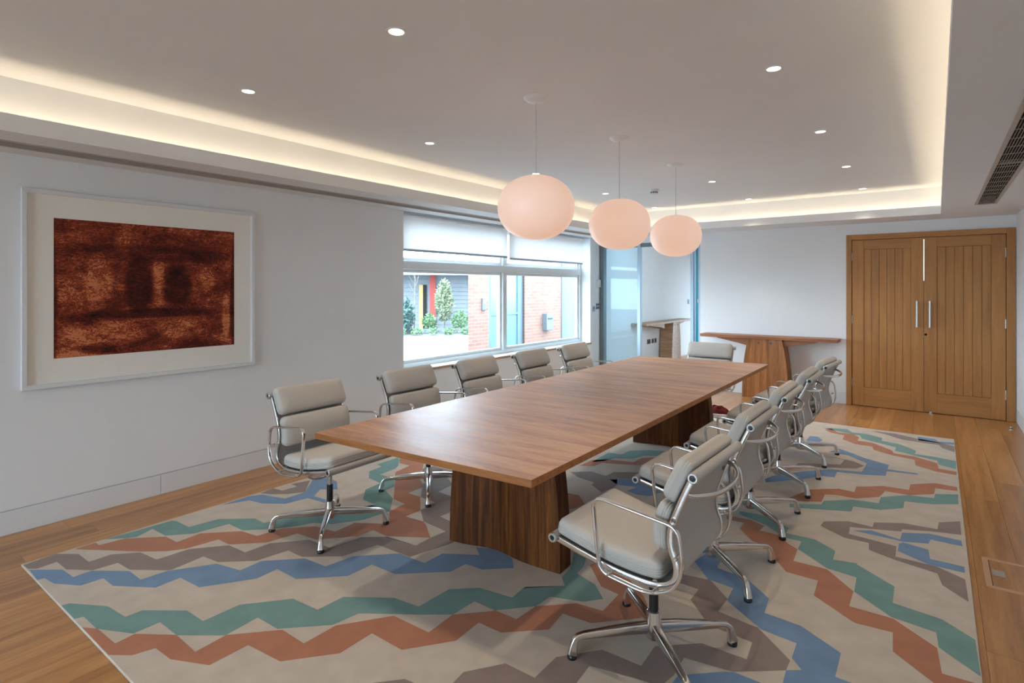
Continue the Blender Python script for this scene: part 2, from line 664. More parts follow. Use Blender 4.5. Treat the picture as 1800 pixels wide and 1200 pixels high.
# right strip
mb.box(LX1, GR0, YB, YF, ZS, S1)
mb.box(GR1, XR, YB, YF, ZS, S1)
mb.box(GR0, GR1, YB, -0.9, ZS, S1)
mb.box(GR0, GR1, 7.0, YF, ZS, S1)
# far and near strips
mb.box(LX0, LX1, LY1, YF, ZS, S1)
mb.box(LX0, LX1, YB, LY0, ZS, S1)
# lip
LT, LZ = 0.018, 2.351
mb.box(LX0 - LT, LX0, LY0 - LT, LY1 + LT, S1, LZ)
mb.box(LX1, LX1 + LT, LY0 - LT, LY1 + LT, S1, LZ)
mb.box(LX0, LX1, LY1, LY1 + LT, S1, LZ)
mb.box(LX0, LX1, LY0 - LT, LY0, S1, LZ)
# upstand behind the light trough
mb.box(LX0 - BK - 0.02, LX0 - BK, LY0 - BK, LY1 + BK, S1, ZC)
mb.box(LX1 + BK, LX1 + BK + 0.02, LY0 - BK, LY1 + BK, S1, ZC)
mb.box(LX0 - BK - 0.02, LX1 + BK + 0.02, LY1 + BK, LY1 + BK + 0.02, S1, ZC)
mb.box(LX0 - BK - 0.02, LX1 + BK + 0.02, LY0 - BK - 0.02, LY0 - BK, S1, ZC)
struct(mb.obj('ceiling_soffit', M['ceiling']), 'dropped white ceiling border with a lit cove', 'ceiling')

# warm light strips lying in the trough
zl = S1 + 0.008
for nm, bx_, lb in (
        ('cove_light_strip', (LX0 - 0.086, LX0 - 0.072, LY0 - 0.05, LY1 + 0.05), 'warm light strip hidden in the cove above the window wall'),
        ('cove_light_strip', (LX1 + 0.072, LX1 + 0.086, LY0 - 0.05, LY1 + 0.05), 'warm light strip hidden in the cove on the double door side'),
        ('cove_light_strip', (LX0 - 0.05, LX1 + 0.05, LY1 + 0.072, LY1 + 0.086), 'warm light strip hidden in the cove above the console table'),
        ('cove_light_strip', (LX0 - 0.05, LX1 + 0.05, LY0 - 0.086, LY0 - 0.072), 'warm light strip hidden in the cove behind the viewpoint')):
    tag(MB().box(*bx_, S1, zl).obj(nm, M['led']), lb, 'strip light', 'cove light strips')


def grille(label, x0, x1, y0, y1, nb, joints, step):
    g = thing('air_grille', label, 'air grille', (x0, y0, ZS), group='linear air grilles')
    w, l = x1 - x0, y1 - y0
    fr = MB()
    fw = 0.016
    for bx_ in ((-0.006, fw, -0.006, l + 0.006), (w - fw, w + 0.006, -0.006, l + 0.006), (fw, w - fw, -0.006, fw), (fw, w - fw, l - fw, l + 0.006)):
        fr.box(*bx_, -0.004, 0.012)
    fr.obj('frame', M['grille'], g)
    MB().box(0, w, 0, l, 0.07, 0.08).obj('duct', M['void'], g)
    MB().box(0, 0.003, 0, l, 0.012, 0.07).box(w - 0.003, w, 0, l, 0.012, 0.07).obj('duct_side', M['void'], g)
    iw = w - 2 * fw
    me = MB().box(-0.0011, 0.0011, fw, l - fw, 0.001, 0.006).mesh('bar', M['grille'])
    for k in range(1, nb + 1):
        link('bar', me, g, (fw + iw * k / (nb + 1), 0, 0))
    me2 = MB().box(fw, w - fw, -0.0025, 0.0025, 0.002, 0.007).mesh('cross_bar', M['grille'])
    me3 = MB().box(fw, w - fw, -0.007, 0.007, -0.001, 0.012).mesh('joint_bar', M['grille'])
    yy = step
    while yy < l - 0.05:
        link('cross_bar', me2, g, (0, yy, 0))
        yy += step
    for j in joints:
        link('joint_bar', me3, g, (0, j - y0, 0))
    return g


grille('long air grille in the ceiling border above the double door side', GR0, GR1, -0.9, 7.0, 8, [2.4, 4.82], 0.225)
grille('long air grille in the ceiling border along the window wall', GL0, GL1, -1.5, 8.02, 10, [2.75, 5.4], 0.225)

# ------------------------------------------------------------------ window 1
w1 = struct(thing('window_1', 'wide white framed window with a wooden sill', 'window', (XL, 0, 0)))
XG = -0.215          # glass plane relative to the wall face
FD0, FD1 = -0.255, -0.165
mb = MB()
mb.box(FD0, FD1, WY0, WY1, WZ0, WZ0 + 0.045)
mb.box(FD0, FD1, WY0, WY1, WZ1 - 0.05, WZ1)
mb.box(FD0, FD1, WY0, WY0 + 0.05, WZ0 + 0.045, WZ1 - 0.05)
mb.box(FD0, FD1, WY1 - 0.05, WY1, WZ0 + 0.045, WZ1 - 0.05)
mb.obj('frame', M['frame_paint'], w1)
MB().box(FD0, FD1 + 0.02, WY0 + 0.05, WY1 - 0.05, 1.665, 1.755, c=0.004).obj('transom', M['frame_paint'], w1)
MY0, MY1 = 5.86, 5.94
MB().box(FD0, FD1 + 0.005, MY0, MY1, WZ0 + 0.045, 1.665).obj('mullion', M['frame_paint'], w1)
MB().box(FD0, FD1 + 0.005, MY0, MY1, 1.755, WZ1 - 0.05).obj('mullion', M['frame_paint'], w1)
for ya, yb in ((WY0 + 0.05, MY0), (MY1, WY1 - 0.05)):
    for za, zb in ((WZ0 + 0.045, 1.665), (1.755, WZ1 - 0.05)):
        s = 0.035
        sb = MB()
        sb.box(-0.24, -0.19, ya, yb, za, za + s).box(-0.24, -0.19, ya, yb, zb - s, zb)
        sb.box(-0.24, -0.19, ya, ya + s, za + s, zb - s).box(-0.24, -0.19, yb - s, yb, za + s, zb - s)
        sash = sb.obj('sash', M['frame_paint'], w1)
        MB().box(-0.219, -0.211, ya + s, yb - s, za + s, zb - s).obj('pane', M['glass'], sash)
MB().box(-0.165, 0.006, WY0, WY1, WZ0 - 0.004, WZ0 + 0.002).obj('sill_board', M['white_pl'], w1)
MB().box(-0.05, 0.016, WY0 - 0.0, WY1 + 0.02, WZ0 - 0.026, WZ0 - 0.004, c=0.002).obj('sill_nosing', M['sill'], w1)
for ya, yb, zb, lb in ((4.0, 5.845, 1.862, 'white roller blind half lowered over the left window bay'),
                       (5.875, 7.80, 1.845, 'white roller blind half lowered over the right window bay')):
    t = thing('roller_blind', lb, 'blind', (XL - 0.075, ya, 2.2), group='roller blinds')
    L_ = yb - ya
    MB().box(-0.0008, 0.0008, 0.012, L_ - 0.012, zb - 2.2 + 0.012, 0.03).obj('fabric', M['blind'], t)
    MB().box(-0.008, 0.008, 0.010, L_ - 0.010, zb - 2.2 - 0.012, zb - 2.2 + 0.014, c=0.003).obj('bottom_bar', M['pale_metal'], t)
    MB().lathe([(0.02, 0.0), (0.02, L_)], 16, (0, 0, 0.035), 'y').obj('roller_tube', M['white_pl'], t, True)
    MB().box(-0.03, 0.03, -0.008, 0, 0.0, 0.06).obj('bracket', M['white_pl'], t)
    MB().box(-0.03, 0.03, L_, L_ + 0.008, 0.0, 0.06).obj('bracket', M['white_pl'], t)
MB().box(-0.13, -0.02, WY0, WY1, WZ1 - 0.012, WZ1 - 0.001).obj('blind_pocket', M['pale_metal'], w1)

# ------------------------------------------------------------------ double doors
d1 = struct(thing('door_1', 'pair of boarded oak doors with steel pull handles', 'door', (0, YF, 0)))
mb = MB()
mb.box(-0.904, DX0 - 0.001, -0.022, 0.0, 0, 2.122, c=0.003)
mb.obj('architrave', M['oak_door'], d1)
MB().box(DX1 + 0.001, 0.69, -0.022, 0.0, 0, 2.122, c=0.003).obj('architrave', M['oak_door'], d1)
MB().box(DX0 - 0.001, DX1 + 0.001, -0.022, 0.0, 2.060, 2.122, c=0.003).obj('architrave', M['oak_rail'], d1)
MB().box(DX0 - 0.018, DX0 - 0.001, 0.0, 0.12, 0, 2.076).box(DX1 + 0.001, DX1 + 0.018, 0.0, 0.12, 0, 2.076).box(DX0 - 0.001, DX1 + 0.001, 0.0, 0.12, 2.061, 2.076).obj('jamb', M['oak_door'], d1)
MB().box(DX0 - 0.02, DX1 + 0.02, 0.048, 0.06, -0.016, 1.55).box(DX0 - 0.02, DX1 + 0.02, 0.048, 0.06, 2.035, 2.07).box(DX0 - 0.02, DX0 + 0.04, 0.048, 0.06, 1.55, 2.035).box(DX1 - 0.04, DX1 + 0.02, 0.048, 0.06, 1.55, 2.035).obj('gap_blackout', M['gap'], d1)  # dark boards added behind the leaves to block sky light in the gaps


def leaf(x0, x1, p0, p1, hx, hinge_x, lock):
    lf = MB().box(x0 + 0.002, x1 - 0.0005, 0.012, 0.040, 0.006, 2.054).obj('door_leaf', M['oak_door'], d1)
    f0, f1 = -0.008, 0.0125
    MB().box(x0, p0, f0, f1, 0.006, 2.054, c=0.0015).obj('stile', M['oak_door'], lf)
    MB().box(p1, x1, f0, f1, 0.006, 2.054, c=0.0015).obj('stile', M['oak_door'], lf)
    MB().box(p0, p1, f0, f1, 1.938, 2.054, c=0.0015).obj('rail', M['oak_rail'], lf)
    MB().box(p0, p1, f0, f1, 0.006, 0.235, c=0.0015).obj('rail', M['oak_rail'], lf)
    nb = 6
    w = (p1 - p0) / nb
    me = MB().box(-w / 2 + 0.0016, w / 2 - 0.0016, -0.001, 0.0135, -0.8495, 0.8495, c=0.0022).mesh('panel_board', M['oak_door'])
    for k in range(nb):
        link('panel_board', me, lf, (p0 + w * (k + 0.5), 0, 1.0865))
    h = MB()
    h.lathe([(0.0115, 1.0), (0.0115, 1.31)], 14, (hx, -0.055, 0))
    h.lathe([(0.0075, 0.0), (0.0075, 0.052)], 12, (hx, -0.055, 1.03), 'y')
    h.lathe([(0.0075, 0.0), (0.0075, 0.052)], 12, (hx, -0.055, 1.28), 'y')
    tag(h.obj('handle', M['steel'], lf, True), 'brushed steel pull handle')
    for zz in (0.285, 1.068, 1.85):
        hg = MB()
        hg.lathe([(0.0065, zz - 0.05), (0.0065, zz + 0.05)], 10, (hinge_x, -0.008, 0))
        hg.box(hinge_x - 0.012, hinge_x + 0.012, -0.006, -0.002, zz - 0.05, zz + 0.05)
        hg.obj('hinge', M['steel'], lf, True)
    if lock:
        MB().lathe([(0.014, -0.008), (0.014, -0.003)], 16, (lock, 0, 0.915), 'y').obj('lock_plate', M['steel'], lf, True)
        MB().box(lock - 0.002, lock + 0.002, -0.010, -0.0075, 0.905, 0.922).obj('keyhole', M['black'], lf)
    return lf


leaf(-0.842, -0.1185, -0.716, -0.24, -0.18, -0.842, None)
leaf(-0.1155, 0.611, 0.006, 0.49, -0.058, 0.611, -0.098)

t = thing('floor_door_stop', 'small steel bolt keeper on the floor at the meeting of the oak doors', 'door stop', (-0.052, 8.165, 0))
MB().box(-0.022, 0.022, -0.02, 0.02, 0, 0.006, c=0.001).obj('base_plate', M['steel'], t)
MB().box(-0.014, 0.014, -0.01, 0.012, 0.006, 0.03, c=0.002).obj('keeper', M['steel'], t)
t = thing('floor_door_stop', 'small round door stop on the floor beside the right wall', 'door stop', (0.615, 7.73, 0))
MB().lathe([(0.018, 0), (0.018, 0.006), (0.011, 0.009), (0.011, 0.03), (0.009, 0.034)], 16).obj('post', M['steel'], t, True)
MB().lathe([(0.0125, 0.016), (0.0135, 0.02), (0.0125, 0.026)], 16).obj('rubber_ring', M['black'], t, True)

# ------------------------------------------------------------------ glazed partition and adjoining room
w2 = struct(thing('window_2', 'fixed glazed screen between the window wall and the doorway', 'window', (0, YF, 0)))
MB().box(-4.385, -4.312, 0.0, 0.09, 0, 2.16).obj('post', M['grey_metal'], w2)
MB().box(-3.735, -3.685, 0.01, 0.08, 0, 2.16, c=0.003).obj('mullion', M['pale_metal'], w2)
MB().box(-4.312, -2.9, 0.02, 0.08, 2.10, 2.16).obj('head_track', M['grey_metal'], w2)
MB().box(-4.312, -3.735, 0.03, 0.075, 0, 0.06).obj('bottom_rail', M['pale_metal'], w2)
MB().box(-4.312, -3.735, 0.044, 0.056, 0.06, 2.10).obj('pane', M['glass_blue'], w2)
d2 = struct(thing('door_2', 'frameless glass door standing open beside the end wall', 'door', (-2.80, YF + 0.05, 0)))
MB().box(-0.10, -0.055, -0.03, 0.06, 0, 2.16).obj('jamb', M['pale_metal'], d2)
MB().box(0.024, 0.054, -0.045, 0.06, 0, 2.16).obj('jamb', M['pale_metal'], d2)
gd = MB().box(-0.006, 0.006, 0.0, 0.85, 0.01, 2.10).obj('door_leaf', M['glass_blue'], d2)
gd.location = (-0.008, 0.0, 0)
gd.rotation_euler = (0, 0, radians(15))
MB().box(-0.022, 0.022, -0.010, 0.0, 0.01, 2.10).obj('polished_edge', M['teal_edge'], gd)
for zz in (0.55, 1.25):
    MB().box(0.014, 0.03, -0.055, -0.02, zz, zz + 0.05, c=0.002).obj('hinge', M['steel'], d2)

fa = struct(MB().box(XL - 0.1, -1.0, YF + 0.1, YA, -0.12, 0.0).obj('floor_adjoining', M['oak']), 'oak floor of the adjoining room', 'floor')
struct(MB().box(XL - TW, XL, YF + 0.1, YA, 0, 2.8).obj('wall_adjoining', M['plaster']), 'white wall of the adjoining room behind glass', 'wall')
struct(MB().box(-1.6, -1.5, YF + 0.12, 8.6, 0, 2.8).box(-1.6, -1.5, 9.5, YA, 0, 2.8).box(-1.6, -1.5, 8.6, 9.5, 0, 0.8).box(-1.6, -1.5, 8.6, 9.5, 2.2, 2.8).obj('wall_adjoining_side', M['plaster']), 'white inner side wall of the adjoining room', 'wall')
struct(MB().box(XL - 0.3, -1.5, YF + 0.16, YA + 0.1, 2.7, 2.8).obj('ceiling_adjoining', M['ceiling']), 'white ceiling of the adjoining room', 'ceiling')
struct(MB().box(XL - 0.1, -3.9, YA, YA + 0.15, 0, 2.8).box(-2.6, -1.5, YA, YA + 0.15, 0, 2.8).box(-3.9, -2.6, YA, YA + 0.15, 2.1, 2.8).obj('wall_adjoining_end', M['plaster']), 'white end wall of the adjoining room', 'wall')
w4 = struct(thing('window_4', 'glazed end door of the adjoining room', 'window', (-3.25, YA + 0.06, 0)))
mb = MB()
mb.box(-0.65, -0.59, -0.03, 0.03, 0, 2.1).box(0.59, 0.65, -0.03, 0.03, 0, 2.1).box(-0.59, 0.59, -0.03, 0.03, 0, 0.08).box(-0.59, 0.59, -0.03, 0.03, 2.02, 2.1)
mb.obj('frame', M['frame_paint'], w4)
MB().box(-0.59, 0.59, -0.004, 0.004, 0.08, 2.02).obj('pane', M['glass'], w4)
portal('daylight_portal_adjoining', (-3.25, YA + 0.2, 1.05), (radians(-90), 0, 0), 1.3, 2.1)
w5 = struct(thing('added_window', 'unseen side window added to brighten the adjoining room', 'window', (-1.55, 9.05, 0.8)))  # unseen opening added to bring more daylight onto the wall behind the glass
MB().box(-0.03, 0.03, -0.45, -0.4, 0, 1.4).box(-0.03, 0.03, 0.4, 0.45, 0, 1.4).box(-0.03, 0.03, -0.4, 0.4, 0, 0.05).box(-0.03, 0.03, -0.4, 0.4, 1.35, 1.4).obj('frame', M['frame_paint'], w5)
MB().box(-0.004, 0.004, -0.4, 0.4, 0.05, 1.35).obj('pane', M['glass'], w5)
portal('daylight_portal_inner', (-1.45, 9.05, 1.5), (0, radians(90), 0), 1.4, 0.9)

# ================================================================== RUG
RX0, RX1, RY0, RY1 = -3.838, 0.137, 0.820, 6.872
rug = thing('patterned_rug', 'large cream rug with zigzag bands in blue, teal, coral and taupe under the table', 'rug', (-1.85, 3.85, 0))
MB().box(RX0 + 1.85, RX1 + 1.85, RY0 - 3.85, RY1 - 3.85, 0.0005, RUG_T, c=0.003).obj('woven_base', M['rug_cream'], rug)
RUG_BANDS = [
 ('taupe',[(-3.816,0.824),(-3.836,0.965),(-3.731,1.04),(-3.581,1.042),(-3.586,1.142),(-3.485,1.25),(-3.323,1.268),(-3.315,1.425),(-3.183,1.584),(-3.027,1.594),(-3.022,1.736),(-2.882,1.896),(-2.702,1.906),(-2.672,2.096),(-2.557,2.19),(-2.569,2.181),(-2.34,2.214),(-2.345,2.333),(-2.334,2.449),(-2.547,2.474),(-2.689,2.587),(-2.698,2.736),(-2.858,2.748),(-3.041,2.946),(-3.031,2.988),(-3.176,3.058),(-3.29,3.191),(-3.268,3.29),(-3.058,3.287),(-3.152,3.268),(-2.846,3.058),(-2.833,2.894),(-2.683,2.883),(-2.518,2.706),(-2.517,2.587),(-2.318,2.559),(-2.222,2.454),(-2.197,2.362),(-2.267,2.099),(-2.518,2.091),(-2.562,1.889),(-2.731,1.751),(-2.859,1.749),(-2.886,1.581),(-3.03,1.452),(-3.161,1.434),(-3.142,1.272),(-3.151,1.256),(-3.314,1.139),(-3.447,1.131),(-3.461,1.023),(-3.579,0.945),(-3.718,0.941),(-3.708,0.857),(-3.747,0.828)]),
 ('coral',[(-3.821,1.045),(-3.825,1.144),(-3.77,1.145),(-3.751,1.263),(-3.587,1.418),(-3.462,1.422),(-3.578,1.423),(-3.459,1.42),(-3.473,1.558),(-3.31,1.72),(-3.171,1.742),(-3.15,1.887),(-3.016,2.026),(-2.857,2.052),(-2.867,2.202),(-2.788,2.253),(-2.708,2.305),(-2.696,2.329),(-2.836,2.45),(-2.849,2.594),(-2.979,2.611),(-3.146,2.766),(-3.277,2.885),(-3.403,3.001),(-3.434,3.178),(-3.55,3.176),(-3.663,3.282),(-3.428,3.34),(-3.337,3.237),(-3.262,3.16),(-3.279,3.03),(-3.158,3.023),(-3.034,2.939),(-2.985,2.887),(-2.984,2.749),(-2.862,2.748),(-2.684,2.581),(-2.69,2.457),(-2.542,2.469),(-2.488,2.439),(-2.345,2.333),(-2.564,2.196),(-2.693,2.201),(-2.704,2.091),(-2.743,2.043),(-2.858,1.92),(-3.014,1.903),(-3.045,1.731),(-3.192,1.589),(-3.305,1.584),(-3.331,1.422),(-3.385,1.343),(-3.489,1.258)]),
 ('teal',[(-3.832,1.189),(-3.816,1.347),(-3.806,1.536),(-3.77,1.552),(-3.62,1.559),(-3.598,1.724),(-3.422,1.865),(-3.311,1.863),(-3.285,2.01),(-3.141,2.187),(-2.991,2.346),(-2.991,2.307),(-2.994,2.476),(-3.135,2.474),(-3.279,2.611),(-3.298,2.764),(-3.458,2.785),(-3.584,2.891),(-3.598,3.028),(-3.675,3.039),(-3.678,3.271),(-3.62,3.239),(-3.501,3.114),(-3.468,3.058),(-3.452,2.888),(-3.289,2.9),(-3.246,2.85),(-3.159,2.778),(-3.16,2.69),(-2.989,2.613),(-2.853,2.472),(-2.836,2.45),(-2.859,2.265),(-2.964,2.107),(-3.072,2.048),(-3.108,1.952),(-3.195,1.845),(-3.313,1.73),(-3.472,1.728),(-3.501,1.537),(-3.604,1.421),(-3.768,1.415),(-3.722,1.315),(-3.744,1.276)]),
 ('blue',[(-3.726,0.829),(-3.592,0.933),(-3.457,0.94),(-3.46,1.019),(-3.3,1.134),(-3.158,1.133),(-3.148,1.248),(-3.021,1.439),(-2.855,1.478),(-2.862,1.594),(-2.851,1.608),(-2.703,1.751),(-2.541,1.765),(-2.516,1.923),(-2.34,2.095),(-2.334,2.093),(-2.155,2.099),(-2.153,2.233),(-1.98,2.342),(-2.058,2.402),(-1.934,2.462),(-1.814,2.416),(-1.747,2.339),(-1.866,2.23),(-1.974,2.222),(-1.982,2.115),(-2.189,1.929),(-2.363,1.923),(-2.366,1.775),(-2.546,1.601),(-2.713,1.599),(-2.715,1.598),(-2.707,1.485),(-2.85,1.275),(-3.022,1.261),(-3.016,1.147),(-3.201,1.029),(-3.322,1.027),(-3.328,0.936),(-3.455,0.863),(-3.557,0.851),(-3.563,0.821)]),
 ('teal',[(-3.191,0.824),(-3.181,0.853),(-3.014,0.949),(-2.855,0.964),(-2.851,1.031),(-2.689,1.15),(-2.549,1.155),(-2.547,1.315),(-2.421,1.462),(-2.398,1.49),(-2.226,1.505),(-2.222,1.642),(-2.024,1.779),(-1.881,1.796),(-1.873,1.988),(-1.764,2.086),(-1.586,2.112),(-1.591,2.225),(-1.588,2.111),(-1.593,2.212),(-1.444,2.349),(-1.499,2.411),(-1.51,2.513),(-1.59,2.685),(-1.501,2.657),(-1.467,2.574),(-1.456,2.488),(-1.334,2.448),(-1.24,2.358),(-1.3,2.282),(-1.447,2.225),(-1.457,2.119),(-1.575,1.991),(-1.581,1.981),(-1.707,1.983),(-1.714,1.843),(-1.848,1.742),(-2.055,1.6),(-2.074,1.477),(-2.237,1.319),(-2.384,1.312),(-2.369,1.164),(-2.531,1.042),(-2.689,1.04),(-2.69,0.938),(-2.852,0.858),(-3.003,0.855),(-3.014,0.822)]),
 ('coral',[(-2.915,0.82),(-2.849,0.86),(-2.674,0.867),(-2.683,0.941),(-2.536,1.042),(-2.357,1.038),(-2.369,1.167),(-2.215,1.328),(-2.06,1.329),(-2.06,1.481),(-1.916,1.68),(-1.706,1.687),(-1.714,1.843),(-1.581,1.981),(-1.466,1.984),(-1.584,1.981),(-1.468,1.984),(-1.457,2.119),(-1.321,2.251),(-1.196,2.269),(-1.2,2.435),(-1.299,2.449),(-1.45,2.606),(-1.427,2.673),(-1.225,2.599),(-1.101,2.493),(-1.055,2.436),(-1.037,2.318),(-1.192,2.155),(-1.329,2.144),(-1.313,2.008),(-1.462,1.868),(-1.464,1.868),(-1.583,1.867),(-1.576,1.716),(-1.71,1.541),(-1.892,1.54),(-1.89,1.38),(-2.037,1.206),(-2.034,1.21),(-2.231,1.188),(-2.231,1.035),(-2.388,0.96),(-2.509,0.954),(-2.535,0.879),(-2.611,0.822)]),
 ('taupe',[(-1.416,1.515),(-1.425,1.592),(-1.328,1.726),(-1.192,1.727),(-1.193,1.73),(-1.192,1.875),(-1.07,2.023),(-0.904,2.027),(-0.909,2.172),(-0.765,2.304),(-0.591,2.31),(-0.601,2.434),(-0.781,2.447),(-0.913,2.596),(-0.913,2.707),(-1.007,2.711),(-1.029,2.8),(-0.896,2.829),(-0.777,2.706),(-0.781,2.577),(-0.636,2.555),(-0.608,2.555),(-0.454,2.404),(-0.455,2.333),(-0.612,2.204),(-0.652,2.196),(-0.789,2.172),(-0.784,2.051),(-0.801,1.966),(-0.895,1.948),(-1.062,1.908),(-1.054,1.786),(-1.139,1.639)]),
 ('taupe',[(-1.657,1.297),(-1.65,1.35),(-1.574,1.433),(-1.531,1.439),(-1.486,1.425),(-1.535,1.326)]),
 ('blue',[(-0.775,1.985),(-0.771,2.061),(-0.647,2.179),(-0.612,2.204),(-0.513,2.204),(-0.435,2.201),(-0.549,2.036),(-0.705,1.988)]),
 ('blue',[(-1.023,2.972),(-1.002,3.121),(-0.912,3.055),(-0.907,2.976),(-0.851,2.964),(-0.777,2.973),(-0.624,2.825),(-0.612,2.689),(-0.464,2.678),(-0.302,2.574),(-0.301,2.404),(-0.248,2.403),(-0.198,2.359),(-0.372,2.208),(-0.45,2.251),(-0.455,2.333),(-0.408,2.371),(-0.452,2.424),(-0.455,2.537),(-0.593,2.549),(-0.776,2.69),(-0.783,2.82),(-0.908,2.83)]),
 ('coral',[(-1.067,3.694),(-0.928,3.718),(-0.835,3.671),(-0.844,3.582),(-0.737,3.582),(-0.671,3.496),(-0.614,3.451),(-0.606,3.292),(-0.45,3.299),(-0.316,3.133),(-0.317,2.976),(-0.152,2.98),(0.003,2.842),(0.017,2.665),(0.113,2.674),(0.135,2.65),(0.045,2.541),(-0.007,2.584),(-0.138,2.71),(-0.146,2.859),(-0.284,2.843),(-0.461,2.98),(-0.468,3.143),(-0.613,3.144),(-0.676,3.239),(-0.751,3.396),(-0.842,3.409),(-0.947,3.541),(-0.947,3.645),(-1.05,3.636)]),
 ('teal',[(-1.021,3.819),(-0.865,3.842),(-0.711,3.722),(-0.71,3.642),(-0.557,3.647),(-0.445,3.556),(-0.44,3.437),(-0.33,3.465),(-0.334,3.451),(-0.162,3.305),(-0.16,3.128),(0.02,3.102),(0.128,3.003),(0.136,2.732),(0.008,2.852),(0,2.969),(-0.159,2.99),(-0.313,3.135),(-0.319,3.294),(-0.451,3.309),(-0.614,3.459),(-0.616,3.571),(-0.703,3.57),(-0.826,3.684),(-1.006,3.763)]),
 ('taupe',[(-0.564,3.877),(-0.558,3.965),(-0.434,4.059),(-0.308,4.049),(-0.308,4.132),(-0.162,4.229),(0.006,4.245),(0.012,4.373),(0.119,4.475),(0.118,4.231),(-0.016,4.189),(-0.163,4.117),(-0.167,4.075),(-0.3,4.015),(-0.418,3.966),(-0.412,3.852),(-0.178,3.826),(-0.176,3.676),(0.005,3.672),(0.115,3.597),(0.12,3.346),(0.023,3.461),(0.005,3.585),(-0.174,3.63),(-0.298,3.684),(-0.306,3.782),(-0.427,3.776)]),
 ('blue',[(-0.396,3.922),(-0.309,3.988),(-0.167,3.942),(-0.161,4.06),(-0.032,4.138),(0.115,4.136),(0.118,4.048),(-0.026,4.048),(-0.035,3.975),(-0.15,3.918)]),
 ('blue',[(-0.169,3.875),(-0.15,3.907),(-0.035,3.882),(-0.026,3.757),(0.116,3.756),(0.117,3.677),(-0.033,3.674),(-0.17,3.763)]),
 ('coral',[(-0.811,4.276),(-0.725,4.534),(-0.564,4.673),(-0.464,4.663),(-0.467,4.798),(-0.312,4.932),(-0.156,4.951),(-0.153,5.093),(-0.006,5.241),(0.12,5.227),(0.122,5.131),(-0.006,5.104),(-0.012,4.958),(-0.152,4.825),(-0.291,4.815),(-0.315,4.66),(-0.444,4.526),(-0.553,4.524),(-0.625,4.486),(-0.621,4.315),(-0.798,4.208)]),
 ('teal',[(-0.788,4.154),(-0.615,4.269),(-0.612,4.347),(-0.454,4.492),(-0.309,4.524),(-0.308,4.665),(-0.158,4.821),(-0.012,4.861),(-0.006,4.963),(0.122,5.048),(0.119,4.821),(-0.018,4.718),(-0.172,4.668),(-0.173,4.518),(-0.29,4.392),(-0.439,4.352),(-0.441,4.245),(-0.575,4.178),(-0.775,4.085)]),
 ('blue',[(-1.039,4.571),(-1.008,4.689),(-0.841,4.953),(-0.672,5.141),(-0.47,5.211),(-0.462,5.383),(-0.458,5.495),(-0.613,5.656),(-0.761,5.669),(-0.7,5.844),(-0.616,5.778),(-0.475,5.641),(-0.31,5.553),(-0.311,5.412),(-0.126,5.43),(-0.108,5.396),(-0.312,5.35),(-0.312,5.211),(-0.463,5.137),(-0.624,5.095),(-0.623,4.94),(-0.722,4.904),(-0.806,4.746),(-1.013,4.499)]),
 ('taupe',[(-0.914,5.043),(-0.915,5.16),(-0.629,5.322),(-0.619,5.487),(-0.771,5.514),(-0.701,5.518),(-0.552,5.491),(-0.468,5.4),(-0.512,5.282),(-0.739,5.153)]),
 ('blue',[(-0.989,5.96),(-0.989,6.171),(-0.922,6.19),(-0.867,6.081),(-0.877,5.958)]),
 ('coral',[(-0.916,6.551),(-0.867,6.635),(-0.79,6.492),(-0.655,6.516),(-0.599,6.402),(-0.596,6.255),(-0.479,6.257),(-0.314,6.056),(-0.299,5.966),(-0.148,5.958),(0.007,5.844),(0.015,5.678),(0.128,5.661),(0.127,5.561),(0.007,5.57),(-0.136,5.671),(-0.145,5.843),(-0.305,5.888),(-0.448,5.981),(-0.467,6.099),(-0.603,6.107),(-0.718,6.222),(-0.722,6.402),(-0.841,6.44)]),
 ('teal',[(-0.949,6.615),(-0.812,6.676),(-0.733,6.708),(-0.673,6.58),(-0.55,6.595),(-0.417,6.508),(-0.415,6.391),(-0.278,6.351),(-0.144,6.184),(-0.15,6.053),(0.007,6.051),(0.132,6.005),(0.128,5.742),(0.016,5.807),(0.007,5.934),(-0.139,5.988),(-0.295,6.07),(-0.291,6.204),(-0.418,6.274),(-0.573,6.361),(-0.596,6.485),(-0.773,6.544)]),
 ('taupe',[(-0.529,6.767),(-0.34,6.784),(-0.263,6.747),(-0.155,6.693),(0.018,6.642),(0.134,6.567),(0.131,6.324),(0.046,6.415),(0.018,6.535),(-0.142,6.539),(-0.266,6.562),(-0.401,6.694)]),
 ('blue',[(-0.147,6.772),(-0.012,6.765),(0.018,6.682),(0.137,6.714),(0.135,6.623),(0.018,6.619),(-0.133,6.62)]),
 ('teal',[(-2.293,4.154),(-2.302,4.305),(-2.307,4.482),(-2.191,4.498),(-2.183,4.648),(-2.058,4.772),(-1.919,4.831),(-1.805,4.932),(-1.853,4.697),(-1.931,4.638),(-2.014,4.59),(-2.055,4.45),(-2.189,4.363),(-2.232,4.226)]),
 ('coral',[(-2.323,4.006),(-2.318,4.213),(-2.215,4.303),(-2.015,4.363),(-2.008,4.513),(-1.908,4.615),(-1.784,4.694),(-1.84,4.419),(-1.956,4.306),(-2.143,4.216),(-2.212,4.189),(-2.224,4.08)]),
 ('taupe',[(-2.303,3.831),(-2.174,3.939),(-2.037,3.918),(-2.031,4.035),(-1.889,4.131),(-1.726,4.219),(-1.73,4.083),(-1.935,3.908),(-1.873,3.769),(-1.896,3.579),(-2.027,3.673),(-2.037,3.727),(-2.192,3.758)]),
 ('blue',[(-1.973,3.858),(-1.828,3.999),(-1.688,3.928),(-1.539,3.903),(-1.596,3.713),(-1.676,3.69),(-1.767,3.713),(-1.739,3.83),(-1.876,3.787)]),
